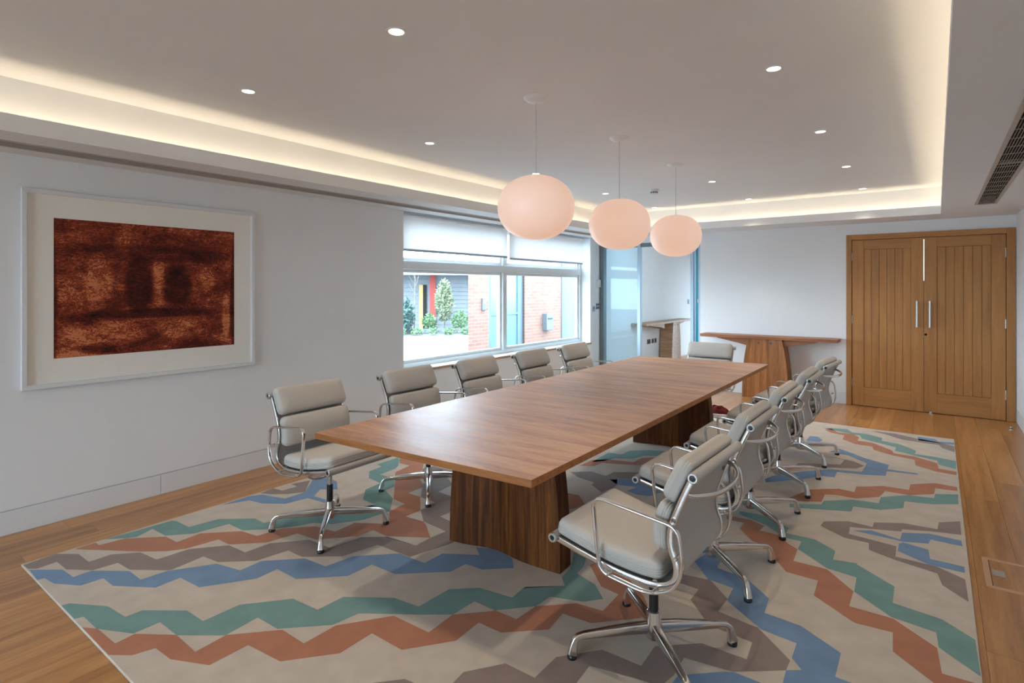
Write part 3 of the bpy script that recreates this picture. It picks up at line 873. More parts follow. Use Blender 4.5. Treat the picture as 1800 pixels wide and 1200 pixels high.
 ('coral',[(-2.073,3.427),(-1.999,3.437),(-1.886,3.323),(-1.904,3.195),(-2.01,3.131),(-2.122,3.248)]),
 ('blue',[(-3.814,1.847),(-3.823,2.04),(-3.775,2.112),(-3.581,2.168),(-3.581,2.32),(-3.782,2.52),(-3.813,2.628),(-3.582,2.587),(-3.442,2.492),(-3.543,2.417),(-3.46,2.312),(-3.324,2.327),(-3.28,2.285),(-3.464,2.267),(-3.493,2.115),(-3.62,2.026),(-3.745,2.003)]),
 ('taupe',[(-3.815,2.118),(-3.836,2.227),(-3.738,2.24),(-3.73,2.354),(-3.809,2.355),(-3.77,2.487),(-3.581,2.32),(-3.644,2.229),(-3.723,2.162)]),
]

# the pattern is mirrored about the table axis on the side hidden behind the table
RUG_BANDS += [(c_, [(-3.70 - px, py) for px, py in pts]) for c_, pts in RUG_BANDS if min(p[1] for p in pts) > 3.30 and min(p[0] for p in pts) > -1.10]
for c_, pts in RUG_BANDS:
    q = [(min(max(px, RX0 + 0.004), RX1 - 0.004) + 1.85, min(max(py, RY0 + 0.004), RY1 - 0.004) - 3.85) for px, py in pts]
    bm = bmesh.new()
    vv = [bm.verts.new((px, py, RUG_T + 0.0006)) for px, py in q]
    fc = bm.faces.new(vv)
    if fc.normal.z < 0:
        fc.normal_flip()
    bmesh.ops.triangulate(bm, faces=[fc], ngon_method='EAR_CLIP')
    bmesh.ops.recalc_face_normals(bm, faces=list(bm.faces))
    for f_ in bm.faces:
        f_.normal_update()
        if f_.normal.z < 0:
            f_.normal_flip()
    me = bpy.data.meshes.new('colour_band')
    bm.to_mesh(me)
    bm.free()
    me.materials.append(M['rug_' + c_])
    tag(link('colour_band', me, rug), c_ + ' zigzag band')

# ================================================================== MEETING TABLE
TCX, TCY = -1.865, 3.672
table = thing('meeting_table', 'long rectangular wooden meeting table on two broad pedestals', 'table', (TCX, TCY, RUG_T + 0.0008))
ZT0, ZT1 = 0.711 - RUG_T, 0.741 - RUG_T
tp = [(-2.468, 1.654), (-1.21, 1.731), (-1.265, 5.706), (-2.517, 5.600)]
mb = MB()
tv = [(px - TCX, py - TCY) for px, py in tp]
mb.add([(a, b_, ZT1) for a, b_ in tv], [(0, 1, 2, 3)], 0)
mb.add([(a, b_, ZT0) for a, b_ in tv] + [(a, b_, ZT1) for a, b_ in tv],
       [(3, 2, 1, 0)] + [(i, (i + 1) % 4, (i + 1) % 4 + 4, i + 4) for i in range(4)], 1)
me = bpy.data.meshes.new('table_top')
me.from_pydata(mb.v, [], mb.f)
me.materials.append(M['table'])
me.materials.append(M['edge'])
me.polygons.foreach_set('material_index', mb.m)
link('table_top', me, table)


def pedestal(cx, cy, rz, ztop, parent, mat, hw0, hw1, depth, bow, nst, expo=2.2, name='pedestal', wave=False):
    """curved slab of upright staves; sides curve in towards the top"""
    NZ = 8
    hw = lambda z: hw0 - (hw0 - hw1) * (z / ztop) ** expo
    plan = (lambda u: bow * math.exp(-((u + 0.22) / 0.42) ** 2)) if wave else (lambda u: bow * (1 - u * u))
    ca, sa = cos(rz), sin(rz)

    def pt(u, w, z, ins=0.0):
        X = u * (hw(z) - ins)
        Y = plan(u) + ins + w * (depth - 2 * ins)
        return (cx + X * ca - Y * sa, cy + X * sa + Y * ca, z)
    core = MB()
    us = [-1 + 2 * k / 10 for k in range(11)]
    loop = [(u, 0) for u in us] + [(u, 1) for u in reversed(us)]
    n = len(loop)
    vs_ = [pt(u, w, ztop * k / NZ, 0.004) for k in range(NZ + 1) for u, w in loop]
    fs = [(k * n + i, k * n + (i + 1) % n, (k + 1) * n + (i + 1) % n, (k + 1) * n + i) for k in range(NZ) for i in range(n)]
    fs += [tuple(range(n - 1, -1, -1)), tuple(NZ * n + i for i in range(n))]
    core.add(vs_, fs)
    p = core.obj(name, mat, parent)
    edges = [-1.0]
    r_ = random.Random(nst)
    ws = [r_.uniform(0.7, 1.4) for _ in range(nst)]
    tot = sum(ws)
    for w_ in ws:
        edges.append(edges[-1] + 2 * w_ / tot)
    g = 0.0012
    for k in range(nst):
        a, b_ = edges[k] + g, edges[k + 1] - g
        if k == 0:
            a = -1
        if k == nst - 1:
            b_ = 1
        lp = [(a, 0), ((a + b_) / 2, 0), (b_, 0), (b_, 1), ((a + b_) / 2, 1), (a, 1)]
        st = MB()
        vs_ = [pt(u, w, ztop * q / NZ) for q in range(NZ + 1) for u, w in lp]
        m_ = len(lp)
        fs = [(q * m_ + i, q * m_ + (i + 1) % m_, (q + 1) * m_ + (i + 1) % m_, (q + 1) * m_ + i) for q in range(NZ) for i in range(m_)]
        fs += [tuple(range(m_ - 1, -1, -1)), tuple(NZ * m_ + i for i in range(m_))]
        st.add(vs_, fs)
        st.obj('stave', mat, p)
    return p


pedestal(-1.877 - TCX, 2.402 - TCY, radians(4.3), ZT0, table, M['stave'], 0.357, 0.292, 0.118, 0.045, 15, wave=True)
pedestal(-1.925 - TCX, 4.955 - TCY, radians(4.0), ZT0, table, M['stave'], 0.357, 0.292, 0.118, 0.045, 14, wave=True)


# ================================================================== CONSOLE TABLES
def console(label, loc, rz, L_, group, leg_dx=0.0, leg_hw=0.285, mt=None, ml=None):
    t = thing('console_table', label, 'console table', loc, rz, group)
    mt, ml = mt or M['console'], ml or M['stave_c']
    D = 0.285
    MB().box(-L_ / 2, L_ / 2, -D, 0, 0.786, 0.824, c=0.003).obj('table_top', mt, t)
    for s in (-1, 1):
        x0, x1 = s * 0.22, s * L_ * 0.375
        pr = [(x0, 0.786), (x1, 0.786), (s * (L_ * 0.375 - 0.02), 0.772), (s * 0.36, 0.722), (x0, 0.688)]
        y0, y1 = -D + 0.05, -0.03
        n = len(pr)
        v = [(a, y0, b_) for a, b_ in pr] + [(a, y1, b_) for a, b_ in pr]
        f = [tuple(range(n)), tuple(range(2 * n - 1, n - 1, -1))] + [(i, (i + 1) % n, (i + 1) % n + n, i + n) for i in range(n)]
        MB().add(v, f).obj('bracket', mt, t)
    p = pedestal(leg_dx, -D + 0.02, 0, 0.786, t, ml, leg_hw, leg_hw - 0.075, D - 0.03, 0.012, 9, 2.3, 'leg')
    for a in (-0.075, 0.075):
        MB().lathe([(0.013, -0.002), (0.013, 0.004)], 12, (a + leg_dx, -D + 0.028, 0.735), 'y').obj('dowel', M['gap'], p, True)
    return t


console('dark wooden console table with curved leg against the end wall', (-1.81, 8.212, 0), 0, 1.69, 'console tables')
console('wooden console table coloured paler for bright light, seen through the glazed doorway', (XL + 0.012, 10.58, 0), radians(90), 2.36, 'console tables', leg_dx=0.32, leg_hw=0.235, mt=M['lit_wood'], ml=M['lit_wood'])


# ================================================================== CHAIRS
def pad_mesh(path, W, T, name, mat, ribs=4):
    """stuffed cushion following path [(x, z)...]; cushion rises on the left-hand (upper/front) side of the path"""
    pts = [Vector((a, 0, b_)) for a, b_ in path]
    sp = spline(pts, 4)
    cum = [0.0]
    for i in range(1, len(sp)):
        cum.append(cum[-1] + (sp[i] - sp[i - 1]).length)
    L_ = cum[-1]

    def at(s):
        s = min(max(s, 0), L_)
        for i in range(1, len(sp)):
            if cum[i] >= s - 1e-9:
                k = (s - cum[i - 1]) / max(1e-9, cum[i] - cum[i - 1])
                t = (sp[i] - sp[i - 1]).normalized()
                return sp[i - 1].lerp(sp[i], k), t
        return sp[-1], (sp[-1] - sp[-2]).normalized()

    def loop(ins, r):
        a, b_ = L_ / 2 - ins, W / 2 - ins
        r = max(0.006, r - ins * 0.6)
        out = []
        nl, nw, nc = 8, 4, 4
        cs = ((a - r, b_ - r, 0), (-a + r, b_ - r, pi / 2), (-a + r, -b_ + r, pi), (a - r, -b_ + r, 1.5 * pi))
        for ci, (cx, cy, st) in enumerate(cs):
            for k in range(nc + 1):
                tt = st + pi / 2 * k / nc
                out.append((cx + r * cos(tt), cy + r * sin(tt)))
            nx, ny, ns = cs[(ci + 1) % 4]
            e0, e1 = out[-1], (nx + r * cos(ns), ny + r * sin(ns))
            m_ = nl if ci in (0, 2) else nw
            for k in range(1, m_):
                out.append((e0[0] + (e1[0] - e0[0]) * k / m_, e0[1] + (e1[1] - e0[1]) * k / m_))
        return out
    levels = [(0.016, 0.0), (0.004, 0.004)]
    h0, h1 = 0.008, T * 0.62
    for k in range(ribs):
        z0 = h0 + (h1 - h0) * k / ribs
        dz = (h1 - h0) / ribs
        levels += [(0.0028, z0), (0.0, z0 + dz * 0.5)]
    levels += [(0.0012, h1), (0.005, T * 0.80), (0.013, T * 0.93), (0.026, T), (min(0.06, 0.50 * min(L_, W) / 2), T * 1.06), (min(0.10, 0.70 * min(L_, W) / 2), T * 1.09)]
    r0 = 0.03
    vs_, fs = [], []
    n = None
    for ins, h in levels:
        lp = loop(ins, r0)
        n = len(lp)
        for u, w in lp:
            p, t = at(u + L_ / 2)
            nn = Vector((-t.z, 0, t.x))
            q = p + nn * h
            vs_.append((q.x, w, q.z))
    for k in range(len(levels) - 1):
        for i in range(n):
            fs.append((k * n + i, k * n + (i + 1) % n, (k + 1) * n + (i + 1) % n, (k + 1) * n + i))
    fs.append(tuple(range(n - 1, -1, -1)))
    # crown: strip fill between opposite points
    base = (len(levels) - 1) * n
    p, t = at(L_ / 2)
    c_ = p + Vector((-t.z, 0, t.x)) * (T * 1.12)
    vs_.append((c_.x, 0, c_.z))
    for i in range(n):
        fs.append((base + i, base + (i + 1) % n, len(vs_) - 1))
    return MB().add(vs_, fs).mesh(name, mat, True, 60)


RAIL = [(-0.243, 0.800), (-0.205, 0.715), (-0.168, 0.615), (-0.166, 0.545), (-0.186, 0.485), (-0.178, 0.432), (-0.128, 0.400), (-0.05, 0.394), (0.06, 0.402), (0.18, 0.423), (0.305, 0.450)]


def build_chair():
    c = thing('meeting_chair', 'x', 'chair', group='padded meeting chairs round the table')
    ch, fb = M['chrome'], M['fabric']
    rp = spline([(a, 0, b_) for a, b_ in RAIL], 5)
    # membrane slung between the side rails
    sl = MB()
    sec = [(-0.226, -0.003), (0.226, -0.003), (0.226, 0.003), (-0.226, 0.003)]
    sl.sweep(rp, sec, side=(0, 1, 0))
    s_ = sl.obj('sling', M['sling'], c, True, 50)
    # rails
    for s in (-1, 1):
        MB().sweep([(p.x, s * 0.233, p.z) for p in rp], rrect(0.006, 0.011, 0.003), side=(0, 1, 0)).obj('side_rail', ch, c, True, 50)
    # rolled ends with round caps
    for (rx, rz_), nm in (((-0.250, 0.806), 'top_roll'), ((0.317, 0.454), 'front_roll')):
        r_ = MB().lathe([(0.019, -0.245), (0.019, 0.245)], 16, (rx, 0, rz_), 'y').obj(nm, M['sling'], c, True, 40)
        for s in (-1, 1):
            e = MB()
            e.lathe([(0.0195, 0.243 * s), (0.0195, 0.252 * s), (0.016, 0.255 * s), (0.0115, 0.255 * s), (0.010, 0.252 * s)], 16, (rx, 0, rz_), 'y', cap=False)
            e.lathe([(0.010, 0.252 * s), (0.0, 0.2525 * s)], 6, (rx, 0, rz_), 'y', mi=1, cap=False)
            e.obj('end_cap', [M['steel'], M['black']], r_, True, 40)
    # pads
    link('seat_pad', pad_mesh([(0.318, 0.472), (0.18, 0.440), (0.06, 0.418), (-0.06, 0.410), (-0.135, 0.416)][::-1], 0.470, 0.064, 'seat_pad', fb), c)
    link('back_pad', pad_mesh([(-0.150, 0.520), (-0.148, 0.60), (-0.172, 0.682)][::-1], 0.470, 0.056, 'back_pad', fb, 3), c).location = (0, 0, 0)
    link('back_pad', pad_mesh([(-0.174, 0.690), (-0.212, 0.770), (-0.244, 0.842)][::-1], 0.474, 0.060, 'back_pad', fb, 3), c)
    # arms: closed loops standing outside the rails
    lp = fillet([(-0.205, 0, 0.632), (0.128, 0, 0.668), (0.098, 0, 0.393), (-0.10, 0, 0.372), (-0.196, 0, 0.42), (-0.222, 0, 0.50)], [0.045, 0.05, 0.05, 0.07, 0.07, 0.07], 6)
    for s in (-1, 1):
        a = MB().sweep([(p.x, s * 0.263, p.z) for p in lp], rrect(0.0095, 0.0055, 0.004), True, (0, 1, 0)).obj('armrest', ch, c, True, 50)
        for px, pz in ((-0.196, 0.525), (-0.115, 0.387), (0.06, 0.396)):
            b2 = MB().lathe([(0.0065, s * 0.240), (0.0065, s * 0.272), (0.004, s * 0.275)], 10, (px, 0, pz), 'y')
            b2.obj('bolt', ch, a, True)
    # stretcher bowing out behind the upper back
    st = spline([(-0.216, -0.233, 0.740), (-0.248, -0.21, 0.735), (-0.290, -0.12, 0.728), (-0.302, 0, 0.726), (-0.290, 0.12, 0.728), (-0.248, 0.21, 0.735), (-0.216, 0.233, 0.740)], 5)
    MB().sweep(st, rrect(0.009, 0.0055, 0.004), side=(0, 0, 1)).obj('back_stretcher', ch, c, True, 50)
    MB().box(-0.268, -0.266, -0.03, -0.005, 0.772, 0.786).obj('maker_tag', M['black'], c)
    # seat carrier under the sling
    cr = MB()
    for s in (-1, 1):
        for xa in (0.115, -0.105):
            cr.sweep(spline([(xa, s * 0.232, 0.402), (xa * 0.9, s * 0.19, 0.372), (xa * 0.55, s * 0.10, 0.346), (0.0, 0.0, 0.338)], 5), rrect(0.011, 0.008, 0.004), side=(0, 0, 1))
    cr.lathe([(0.028, 0.320), (0.034, 0.328), (0.034, 0.352), (0.026, 0.360)], 18)
    cr.obj('seat_carrier', ch, c, True, 50)
    # column and base
    MB().lathe([(0.0185, 0.150), (0.0185, 0.262)], 18).obj('gas_column', M['black'], c, True)
    MB().lathe([(0.0140, 0.262), (0.0140, 0.325)], 16).obj('piston', ch, c, True)
    MB().lathe([(0.030, 0.058), (0.034, 0.066), (0.034, 0.105), (0.030, 0.128), (0.026, 0.163), (0.022, 0.166)], 20).obj('hub', ch, c, True)
    for k in range(4):
        a = pi / 4 + k * pi / 2
        d = Vector((cos(a), sin(a), 0))
        sd = (-sin(a), cos(a), 0)
        path = [d * 0.020 + Vector((0, 0, 0.100)), d * 0.10 + Vector((0, 0, 0.098)), d * 0.20 + Vector((0, 0, 0.093)), d * 0.285 + Vector((0, 0, 0.087)),
                d * 0.306 + Vector((0, 0, 0.083)), d * 0.318 + Vector((0, 0, 0.073)), d * 0.325 + Vector((0, 0, 0.055)), d * 0.332 + Vector((0, 0, 0.018))]
        sc_ = [(1.0, 1.0), (1.0, 0.98), (0.82, 0.80), (0.66, 0.60), (0.62, 0.56), (0.62, 0.58), (0.66, 0.66), (0.9, 0.92)]
        lg = MB().sweep(path, rrect(0.017, 0.021, 0.008, 3), side=sd, scale=sc_).obj('leg', ch, c, True, 50)
        MB().lathe([(0.018, 0.0), (0.0195, 0.004), (0.0195, 0.012), (0.015, 0.018)], 14, tuple(d * 0.332)).obj('glide', M['black'], lg, True)
    return c


chair0 = build_chair()
ORD = ['nearest', 'second', 'third', 'fourth', 'farthest']
spots = []
for i, (x_, y_, a) in enumerate(((-2.932, 2.068, 1.5), (-2.925, 2.890, 0.0), (-2.915, 3.655, 1.0), (-2.905, 4.455, 0.5), (-2.895, 5.235, 0.0))):
    spots.append((x_, y_, radians(a), 'grey padded meeting chair facing away from the window wall, %s in its row' % ORD[i]))
for i, (x_, y_, a) in enumerate(((-0.900, 2.138, -1.0), (-0.930, 2.975, 0.0), (-0.945, 3.765, 0.5), (-0.948, 4.575, 0.5), (-0.940, 5.400, -4.0))):
    spots.append((x_, y_, radians(180 + a), 'grey padded meeting chair with its back to the double door side, %s in its row' % ORD[i]))
spots.append((-1.965, 5.985, radians(-91), 'grey padded meeting chair alone at the far head of the table'))
for i, (x_, y_, a, lb) in enumerate(spots):
    o = chair0 if i == 0 else copy_tree(chair0)
    o.location = (x_, y_, RUG_T + 0.0008)
    o.rotation_euler = (0, 0, a)
    o['label'] = lb

# ================================================================== CEILING FITTINGS
XC = (-3.112, -1.874, -0.659)
CYS = [1.657, 3.088, 4.532, 5.975, 7.417]
ROWN = ('window wall row', 'middle row over the table', 'double door side row')
ORDC = ['nearest', 'second', 'third', 'fourth', 'farthest']


def build_downlight():
    d = thing('ceiling_downlight', 'x', 'downlight', group='recessed ceiling downlights')
    MB().lathe([(0.044, 0.0), (0.043, -0.003), (0.034, -0.0035), (0.031, 0.0)], 24, cap=False).obj('trim_ring', M['white_pl'], d, True)
    MB().lathe([(0.0315, -0.0008), (0.0, -0.0012)], 24, cap=False).obj('lamp', M['lamp'], d)
    ld = bpy.data.lights.new('downlight_beam', 'SPOT')
    ld.energy = SPOT
    ld.color = (1.0, 0.84, 0.66)
    ld.spot_size = radians(85)
    ld.spot_blend = 0.7
    ld.shadow_soft_size = 0.03
    lo = bpy.data.objects.new('downlight_beam', ld)
    COL.objects.link(lo)
    lo.parent = d
    lo.location = (0, 0, -0.012)
    return d


dl0 = build_downlight()
first = True
for r_ in range(3):
    ys = [c for c in CYS]
    if r_ == 1:
        ys = [CYS[0], CYS[3], CYS[4]]
    for k, yy in enumerate(ys):
        o = dl0 if first else copy_tree(dl0)
        first = False
        o.location = (XC[r_], yy, ZC)
        nm = ORDC[k] if r_ != 1 else ('nearest', 'second', 'farthest')[k]
        o['label'] = 'small round recessed ceiling downlight, %s in the %s' % (nm, ROWN[r_])
# opal globe pendants
m, nt, b = new_mat('opal_glass')
b.inputs['Base Color'].default_value = (0.80, 0.74, 0.70, 1)
b.inputs['Roughness'].default_value = 0.35
b.inputs['Emission Color'].default_value = (1.0, 0.58, 0.40, 1)
b.inputs['Emission Strength'].default_value = GLOBE
M['opal'] = m


def pendant(y_, zc, label, wob):
    p = thing('pendant_lamp', label, 'pendant lamp', (XC[1], y_, ZC), group='globe pendant lamps over the table')
    MB().lathe([(0.0, -0.030), (0.03, -0.028), (0.055, -0.020), (0.070, -0.008), (0.074, 0.0)], 28, cap=False).obj('canopy', M['white_pl'], p, True, 60)
    h = zc + 0.185 - ZC
    pts = [(0, 0, -0.025), (0.002 * wob, -0.002 * wob, h * 0.35), (-0.003 * wob, 0.004 * wob, h * 0.62), (0.002 * wob, -0.002 * wob, h * 0.85), (0, 0, h)]
    MB().tube(spline(pts, 6), 0.0022, 8).obj('cable', M['steel'], p, True)
    n = 22
    prof = []
    for k in range(n + 1):
        t_ = -pi / 2 + pi * k / n
        c_, s_ = cos(t_), sin(t_)
        prof.append((max(0.0, 0.225 * abs(c_) ** 0.88), 0.187 * (1 if s_ >= 0 else -1) * abs(s_) ** 0.96 + zc - ZC))
    MB().lathe(prof, 48, cap=False).obj('globe', M['opal'], p, True, 80)
    MB().lathe([(0.0, 0.010), (0.006, 0.008), (0.022, -0.004), (0.024, -0.012)], 16, (0, 0, h + 0.002), cap=False).obj('cable_cap', M['white_pl'], p, True)


pendant(2.727, 1.930, 'white opal globe pendant lamp nearest of three over the table', 1.0)
pendant(3.816, 1.930, 'white opal globe pendant lamp in the middle of three over the table', 0.6)
pendant(4.946, 1.930, 'white opal globe pendant lamp farthest of three over the table', 0.2)

s = thing('smoke_detector', 'small white smoke detector on the ceiling beyond the pendant lamps', 'smoke detector', (-2.547, 6.06, ZC))
MB().lathe([(0.055, 0.0), (0.055, -0.012), (0.048, -0.018)], 24).obj('base', M['white_pl'], s, True)
MB().lathe([(0.034, -0.018), (0.040, -0.030), (0.038, -0.046), (0.028, -0.056), (0.0, -0.058)], 24).obj('head', M['white_pl'], s, True)
for k in range(10):
    a = 2 * pi * k / 10
    v = MB().box(0.036, 0.0408, -0.008, 0.008, -0.042, -0.030)
    o = v.obj('vent_slot', M['black'], s)
    o.rotation_euler = (0, 0, a)

# ================================================================== PICTURE
pic = thing('framed_picture', 'large framed red brown abstract print hanging on the side wall', 'picture', (XL, 1.655, 0.845))
PH, PWD, FWD = 1.217, 1.442, 0.026
mb = MB()
hw = PWD / 2
fr = lambda nm, *bx: MB().box(*bx, c=0.002).obj(nm, M['skirting'], pic)
fr('frame_rail', 0.002, 0.034, -hw, hw, 0, FWD)
fr('frame_rail', 0.002, 0.034, -hw, hw, PH - FWD, PH)
fr('frame_rail', 0.002, 0.034, -hw, -hw + FWD, FWD, PH - FWD)
fr('frame_rail', 0.002, 0.034, hw - FWD, hw, FWD, PH - FWD)
M['mount'] = simple('mount_board', srgb(244, 240, 230), 0.9, noise=0.01)
MB().box(0.002, 0.012, -hw + FWD, hw - FWD, FWD, PH - FWD).obj('mount', M['mount'], pic)

m, nt, b = new_mat('print_ink')
b.inputs['Roughness'].default_value = 0.6
b.inputs['Specular IOR Level'].default_value = 0.2
L = nt.links.new
tc = N(nt, 'ShaderNodeTexCoord')
mp = N(nt, 'ShaderNodeMapping')
mp.inputs['Scale'].default_value = (1, 1.0, 2.1)
L(tc.outputs['Object'], mp.inputs['Vector'])
n1 = N(nt, 'ShaderNodeTexNoise')
n1.inputs['Scale'].default_value = 2.6
n1.inputs['Detail'].default_value = 13
n1.inputs['Roughness'].default_value = 0.74
n1.inputs['Distortion'].default_value = 0.7
L(mp.outputs[0], n1.inputs['Vector'])
n2 = N(nt, 'ShaderNodeTexNoise')
n2.inputs['Scale'].default_value = 19
n2.inputs['Detail'].default_value = 10
n2.inputs['Distortion'].default_value = 3.5
L(mp.outputs[0], n2.inputs['Vector'])
a1 = N(nt, 'ShaderNodeMath', operation='MULTIPLY_ADD')
L(n2.outputs['Fac'], a1.inputs[0])
a1.inputs[1].default_value = 0.66
L(n1.outputs['Fac'], a1.inputs[2])
sp = N(nt, 'ShaderNodeSeparateXYZ')
L(tc.outputs['Object'], sp.inputs[0])


def blob(cy, cz, ry, rz_, amt, prev):
    """soft elliptical area of darker or lighter ink"""
    cc = N(nt, 'ShaderNodeCombineXYZ')
    for ax_, c0, r0, idx in ((1, cy, ry, 0), (2, cz, rz_, 1)):
        q = N(nt, 'ShaderNodeMath', operation='MULTIPLY_ADD')
        L(sp.outputs[ax_], q.inputs[0])
        q.inputs[1].default_value = 1 / r0
        q.inputs[2].default_value = -c0 / r0
        L(q.outputs[0], cc.inputs[idx])
    ln = N(nt, 'ShaderNodeVectorMath', operation='LENGTH')
    L(cc.outputs[0], ln.inputs[0])
    mr = N(nt, 'ShaderNodeMapRange', interpolation_type='SMOOTHSTEP')
    L(ln.outputs['Value'], mr.inputs['Value'])
    mr.inputs['From Min'].default_value = 0.6
    mr.inputs['From Max'].default_value = 1.15
    mr.inputs['To Min'].default_value = amt
    mr.inputs['To Max'].default_value = 0.0
    s_ = N(nt, 'ShaderNodeMath', operation='ADD')
    L(prev, s_.inputs[0])
    L(mr.outputs[0], s_.inputs[1])
    return s_.outputs[0]


f_ = a1.outputs[0]
PHH = 0.875
for bl_ in ((-0.09, 0.64, 0.10, 0.21, -0.22), (0.15, 0.62, 0.11, 0.16, -0.22), (0.03, 0.66, 0.05, 0.20, 0.10), (-0.33, 0.64, 0.09, 0.20, 0.12), (0.36, 0.68, 0.06, 0.10, 0.10),
            (0.0, 0.44, 0.45, 0.035, -0.16), (-0.30, 0.42, 0.25, 0.03, -0.08), (-0.28, 0.30, 0.24, 0.09, 0.12), (0.18, 0.33, 0.18, 0.09, 0.12), (-0.44, 0.12, 0.20, 0.14, 0.16),
            (-0.33, 0.22, 0.12, 0.04, -0.2), (0.05, 0.12, 0.17, 0.05, -0.22), (0.30, 0.14, 0.24, 0.11, -0.12), (0.50, 0.40, 0.035, 0.18, 0.16), (0.0, 0.85, 0.7, 0.06, -0.12),
            (0.56, 0.5, 0.03, 0.5, -0.14), (-0.57, 0.45, 0.025, 0.6, -0.14), (-0.48, 0.53, 0.09, 0.10, 0.10), (0.3, 0.02, 0.5, 0.05, -0.2)):
    f_ = blob(*bl_, f_)
rp = ramp(nt, [(0.50, srgb(30, 11, 10)), (0.74, srgb(92, 34, 25)), (0.92, srgb(156, 68, 42)), (1.0, srgb(214, 130, 84))])
L(f_, rp.inputs['Fac'])
L(rp.outputs[0], b.inputs['Base Color'])
MB().box(0.012, 0.0135, -0.563, 0.563, 0.176, 1.050).obj('print', m, pic)
pic.children[-1].location = (0, 0, 0)

# ================================================================== WALL FITTINGS


def plate(label, cat, loc, w, h, mat, keys=(), km=None, nm='light_switch', depth=0.010):
    t = thing(nm, label, cat, loc)
    MB().box(0, depth, -w / 2, w / 2, -h / 2, h / 2, c=0.002).obj('plate', mat, t)
    for (ky, kz, kw, kh) in keys:
        MB().box(depth - 0.002, depth + 0.003, ky - kw / 2, ky + kw / 2, kz - kh / 2, kz + kh / 2, c=0.0008).obj('button', km or M['black'], t)
    return t


plate('pale thermostat plate on the wall right of the window', 'switch', (XL, 8.012, 1.13), 0.075, 0.085, M['pale_metal'], [(0, 0.012, 0.04, 0.028)], M['grey_metal'], 'thermostat')
plate('four button black switch plate beside the glazed screen', 'switch', (XL, 8.135, 1.168), 0.10, 0.10, M['pale_metal'],
      [(-0.026, 0.026, 0.03, 0.026), (0.026, 0.026, 0.03, 0.026), (-0.026, -0.026, 0.03, 0.026), (0.026, -0.026, 0.03, 0.026)], M['black'], 'light_switch')
plate('small white sensor box high on the wall beside the glazed screen', 'sensor', (XL, 8.16, 1.535), 0.10, 0.12, M['white_pl'], [(0, -0.03, 0.03, 0.02)], M['pale_metal'], 'sensor_box', 0.03)
for k, (yy, w) in enumerate(((10.18, 0.15), (10.37, 0.085), (10.50, 0.085))):
    plate('dark wall socket below the console table behind glass, %s of three' % ('widest', 'middle', 'rightmost')[k], 'socket', (XL, yy, 0.44), w, 0.09, M['grey_metal'],
          [(-w * 0.22, 0.0, w * 0.25, 0.05), (w * 0.22, 0.0, w * 0.25, 0.05)], M['black'], 'wall_socket')
plate('small dark switch on the adjoining room wall behind glass', 'switch', (XL, 12.34, 1.16), 0.085, 0.10, M['grey_metal'], [(0, 0.02, 0.04, 0.03), (0, -0.02, 0.04, 0.03)])

# ================================================================== FLOOR BOX AND BAG
fb_ = thing('floor_box', 'wood lidded floor socket box with a bronze rim beside the rug', 'floor box', (0.195, 3.60, 0))
S_ = 0.385
MB().box(0, 0.026, 0, S_, -0.001, 0.004, c=0.001).obj('rim', M['brass'], fb_)
MB().box(S_ - 0.026, S_, 0, S_, -0.001, 0.004, c=0.001).obj('rim', M['brass'], fb_)
MB().box(0.026, S_ - 0.026, 0, 0.026, -0.001, 0.004, c=0.001).obj('rim', M['brass'], fb_)
MB().box(0.026, S_ - 0.026, S_ - 0.026, S_, -0.001, 0.004, c=0.001).obj('rim', M['brass'], fb_)
MB().box(0.030, S_ - 0.030, 0.030, S_ - 0.030, 0.0002, 0.0022).obj('lid', M['oak'], fb_)
MB().box(0.0265, 0.0300, 0.0265, S_ - 0.0265, 0.0002, 0.0012).obj('lid_gap', M['gap'], fb_)
MB().box(0.034, 0.085, 0.165, 0.235, 0.002, 0.0042, c=0.0008).obj('pull_tab', M['steel'], fb_)

bag = thing('red_bag', 'dark red cloth bag slumped on the floor behind the head chair', 'bag', (-1.99, 6.50, RUG_T + 0.001))
M['red_cloth'] = simple('red_cloth', srgb(98, 28, 28), 0.85, noise=0.15, scale=30, bump=0.3, spec=0.2)
vs_, fs = [], []
nu, nv = 24, 8
rb = random.Random(5)
ph = [rb.uniform(0, 6.28) for _ in range(4)]
for j in range(nv + 1):
    t_ = j / nv
    rr = (1.0, 1.07, 1.08, 1.05, 0.98, 0.88, 0.72, 0.48, 0.0)[j]
    hh = (0.0, 0.012, 0.032, 0.052, 0.070, 0.084, 0.092, 0.095, 0.090)[j]
    for i in range(nu):
        a = 2 * pi * i / nu
        w_ = 1 + 0.07 * sin(3 * a + ph[0] + t_ * 2) + 0.04 * sin(7 * a + ph[1])
        vs_.append((0.135 * rr * w_ * cos(a), 0.10 * rr * w_ * sin(a), hh * (1 + 0.16 * sin(2 * a + ph[2]) * (t_ > 0.1)) + 0.001))
for j in range(nv):
    for i in range(nu):
        fs.append((j * nu + i, j * nu + (i + 1) % nu, (j + 1) * nu + (i + 1) % nu, (j + 1) * nu + i))
fs.append(tuple(range(nu - 1, -1, -1)))
MB().add(vs_, fs).obj('body', M['red_cloth'], bag, True, 80)
for s in (-1, 1):
    MB().sweep(spline([(-0.05, s * 0.03, 0.085), (-0.045, s * 0.045, 0.105), (0.0, s * 0.065, 0.098), (0.05, s * 0.05, 0.105), (0.055, s * 0.03, 0.085)], 5), rrect(0.009, 0.003, 0.002), side=(0, 0, 1)).obj('handle', M['red_cloth'], bag, True)

